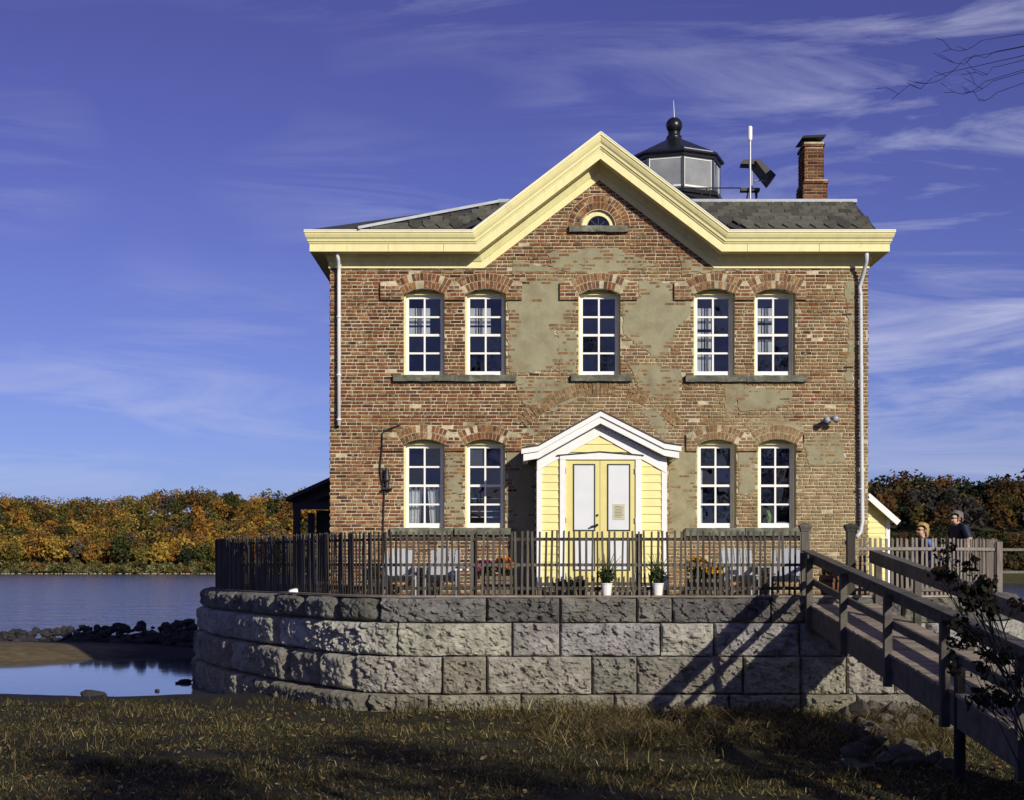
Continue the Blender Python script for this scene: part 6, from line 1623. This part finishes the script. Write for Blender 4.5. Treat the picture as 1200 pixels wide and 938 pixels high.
FT = [(62, 650, 397, 8.5, 10.0, 'yellow', 'bright yellow round tree at the far left of the shore'),
      (88, 650, 399, 6.5, 8.0, 'bare', 'grey half-bare tree right of the yellow one on the far shore'),
      (108, 652, 396, 6.5, 7.0, 'orange', 'orange tree low on the shore between grey and dark green trees'),
      (142, 652, 396, 8.5, 9.5, 'green', 'broad dark green tree at the middle of the far shore'),
      (166, 653, 395, 5.5, 6.5, 'olive', 'olive tree between the dark green and the golden tree'),
      (187, 653, 395, 7.5, 8.0, 'yellow', 'golden tree by the water right of the broad green one'),
      (221, 655, 394, 6.0, 6.0, 'evergreen', 'low dark evergreen nearest the picket fence on the far shore'),
      (240, 655, 395, 6.5, 7.5, 'green', 'dark green tree just left of the fence end'),
      (232, 618, 460, 6.5, 8.0, 'orange', 'tall orange tree high above the fence end'),
      (270, 600, 488, 8.5, 8.5, 'green', 'big green tree on the ridge left of the pavilion'),
      (255, 606, 476, 6.0, 7.5, 'orange', 'orange tree below the ridge beside the big green tree'),
      (318, 626, 450, 7.5, 7.0, 'yellow', 'yellow-orange tree showing over the fence beside the pavilion'),
      (128, 588, 506, 4.0, 6.0, 'evergreen', 'small pointed evergreen sticking out of the left skyline'),
      (240, 585, 506, 4.5, 6.5, 'olive', 'airy tree standing highest on the skyline left of the house'),
      (1088, 602, 262, 3.4, 4.2, 'rust', 'rust-brown tree above the blond person\'s head'),
      (1120, 585, 276, 3.6, 4.0, 'orange', 'orange tree on the dark right-hand hillside above the seated pair'),
      (1074, 634, 226, 2.6, 3.0, 'rust', 'rusty shrub-like tree on the bank left of the blond person')]
for i, (px, pb, Y, w, h, kd, lb) in enumerate(FT): far_tree(px, pb, Y, w, h, kd, lb, 500+i)
def wood(name, label, cells, seed, dens, pal_w, size, hh, n, leaf, dark=1.0):
    r = random.Random(seed); parts = []
    for (x0, x1, y0, y1, st) in cells:
        y = y0
        while y < y1:
            x = x0+r.uniform(0, st)
            while x < x1:
                xx, yy = x+r.uniform(-st, st)*0.4, y+r.uniform(-st, st)*0.4
                z = float(ground_z(np.array([xx]), np.array([yy]))[0]); q_ = r.random(); w = size*(0.55+0.95*q_); h = hh*(0.6+0.75*q_+r.uniform(-0.1, 0.2))
                dk = dark; kd = r.choices(list(pal_w), list(pal_w.values()))[0]
                parts += crown_parts(xx, yy, z-0.3, w, h, np.array(PALS[kd])*r.uniform(0.65, 1.05)*dk, r.randrange(10**6), n, leaf, 7)
                x += st
            y += st*0.95
    V, Fa, C = merge(parts); me = np_mesh(name, V, Fa, M['leaf_attr'], C); tag(inst(name, me, None, (0, 0, 0)), label, 'woods', kind='stuff')
wood('autumn_woods', 'mass of orange, gold and green autumn woods on the far hillside at left', [(-190, -20, 398, 440, 4.7), (-190, -20, 440, 508, 5.4)], 3, 1, dict(orange=4.5, yellow=3, rust=3, green=3.5, olive=6, bare=1.5, evergreen=0.8), 6.2, 6.2, 230, 0.34)
wood('shore_shrubs', 'band of olive green shrubs and reeds along the far waterline', [(-185, -18, 387.5, 395, 2.2)], 4, 1, dict(reed=8, olive=2, green=0.7, rust=0.6), 3.2, 1.9, 70, 0.30)
wood('dark_woods', 'dark brown woods on the hillside behind the people at right', [(42, 110, 258, 320, 4.2)], 5, 1, dict(rust=5, bare=4, green=3, olive=3, orange=0.7, evergreen=3), 4.8, 6.0, 150, 0.34, 0.5)
wood('bank_shrubs', 'low dark scrub on the bank below the right-hand woods', [(40, 90, 214, 256, 3.2)], 6, 1, dict(rust=3, bare=3, green=3, olive=3), 3.0, 1.6, 60, 0.26, 0.5)
wood('middle_woods', 'autumn woods on the far shore hidden behind the house', [(-20, 42, 400, 450, 8)], 8, 1, dict(orange=3, green=3, olive=4, rust=3), 8.5, 7.5, 90, 0.8)
# pale stones along the far waterline
def far_stones():
    r = random.Random(21); b = MB(); n = 0
    for k in range(420):
        x = r.uniform(-170, -30); y = 385.5+r.uniform(-1.0, 1.5); s = r.uniform(0.08, 0.3); z = -2.2
        b.hexa([(x-s, y-s, z-0.3), (x+s, y-s, z-0.3), (x+s, y+s, z-0.3), (x-s, y+s, z-0.3), (x-s*.6, y-s*.5, z+s*0.7), (x+s*.6, y-s*.5, z+s*0.55), (x+s*.5, y+s*.5, z+s*0.6), (x-s*.5, y+s*.5, z+s*0.6)])
    tag(b.build('shore_stones', M['shorestone'] if 'shorestone' in M else mat('shorestone', (0.34, 0.32, 0.28), 0.9, 0.2), None), 'thin line of pale stones at the far waterline', 'stones', kind='stuff')
far_stones()
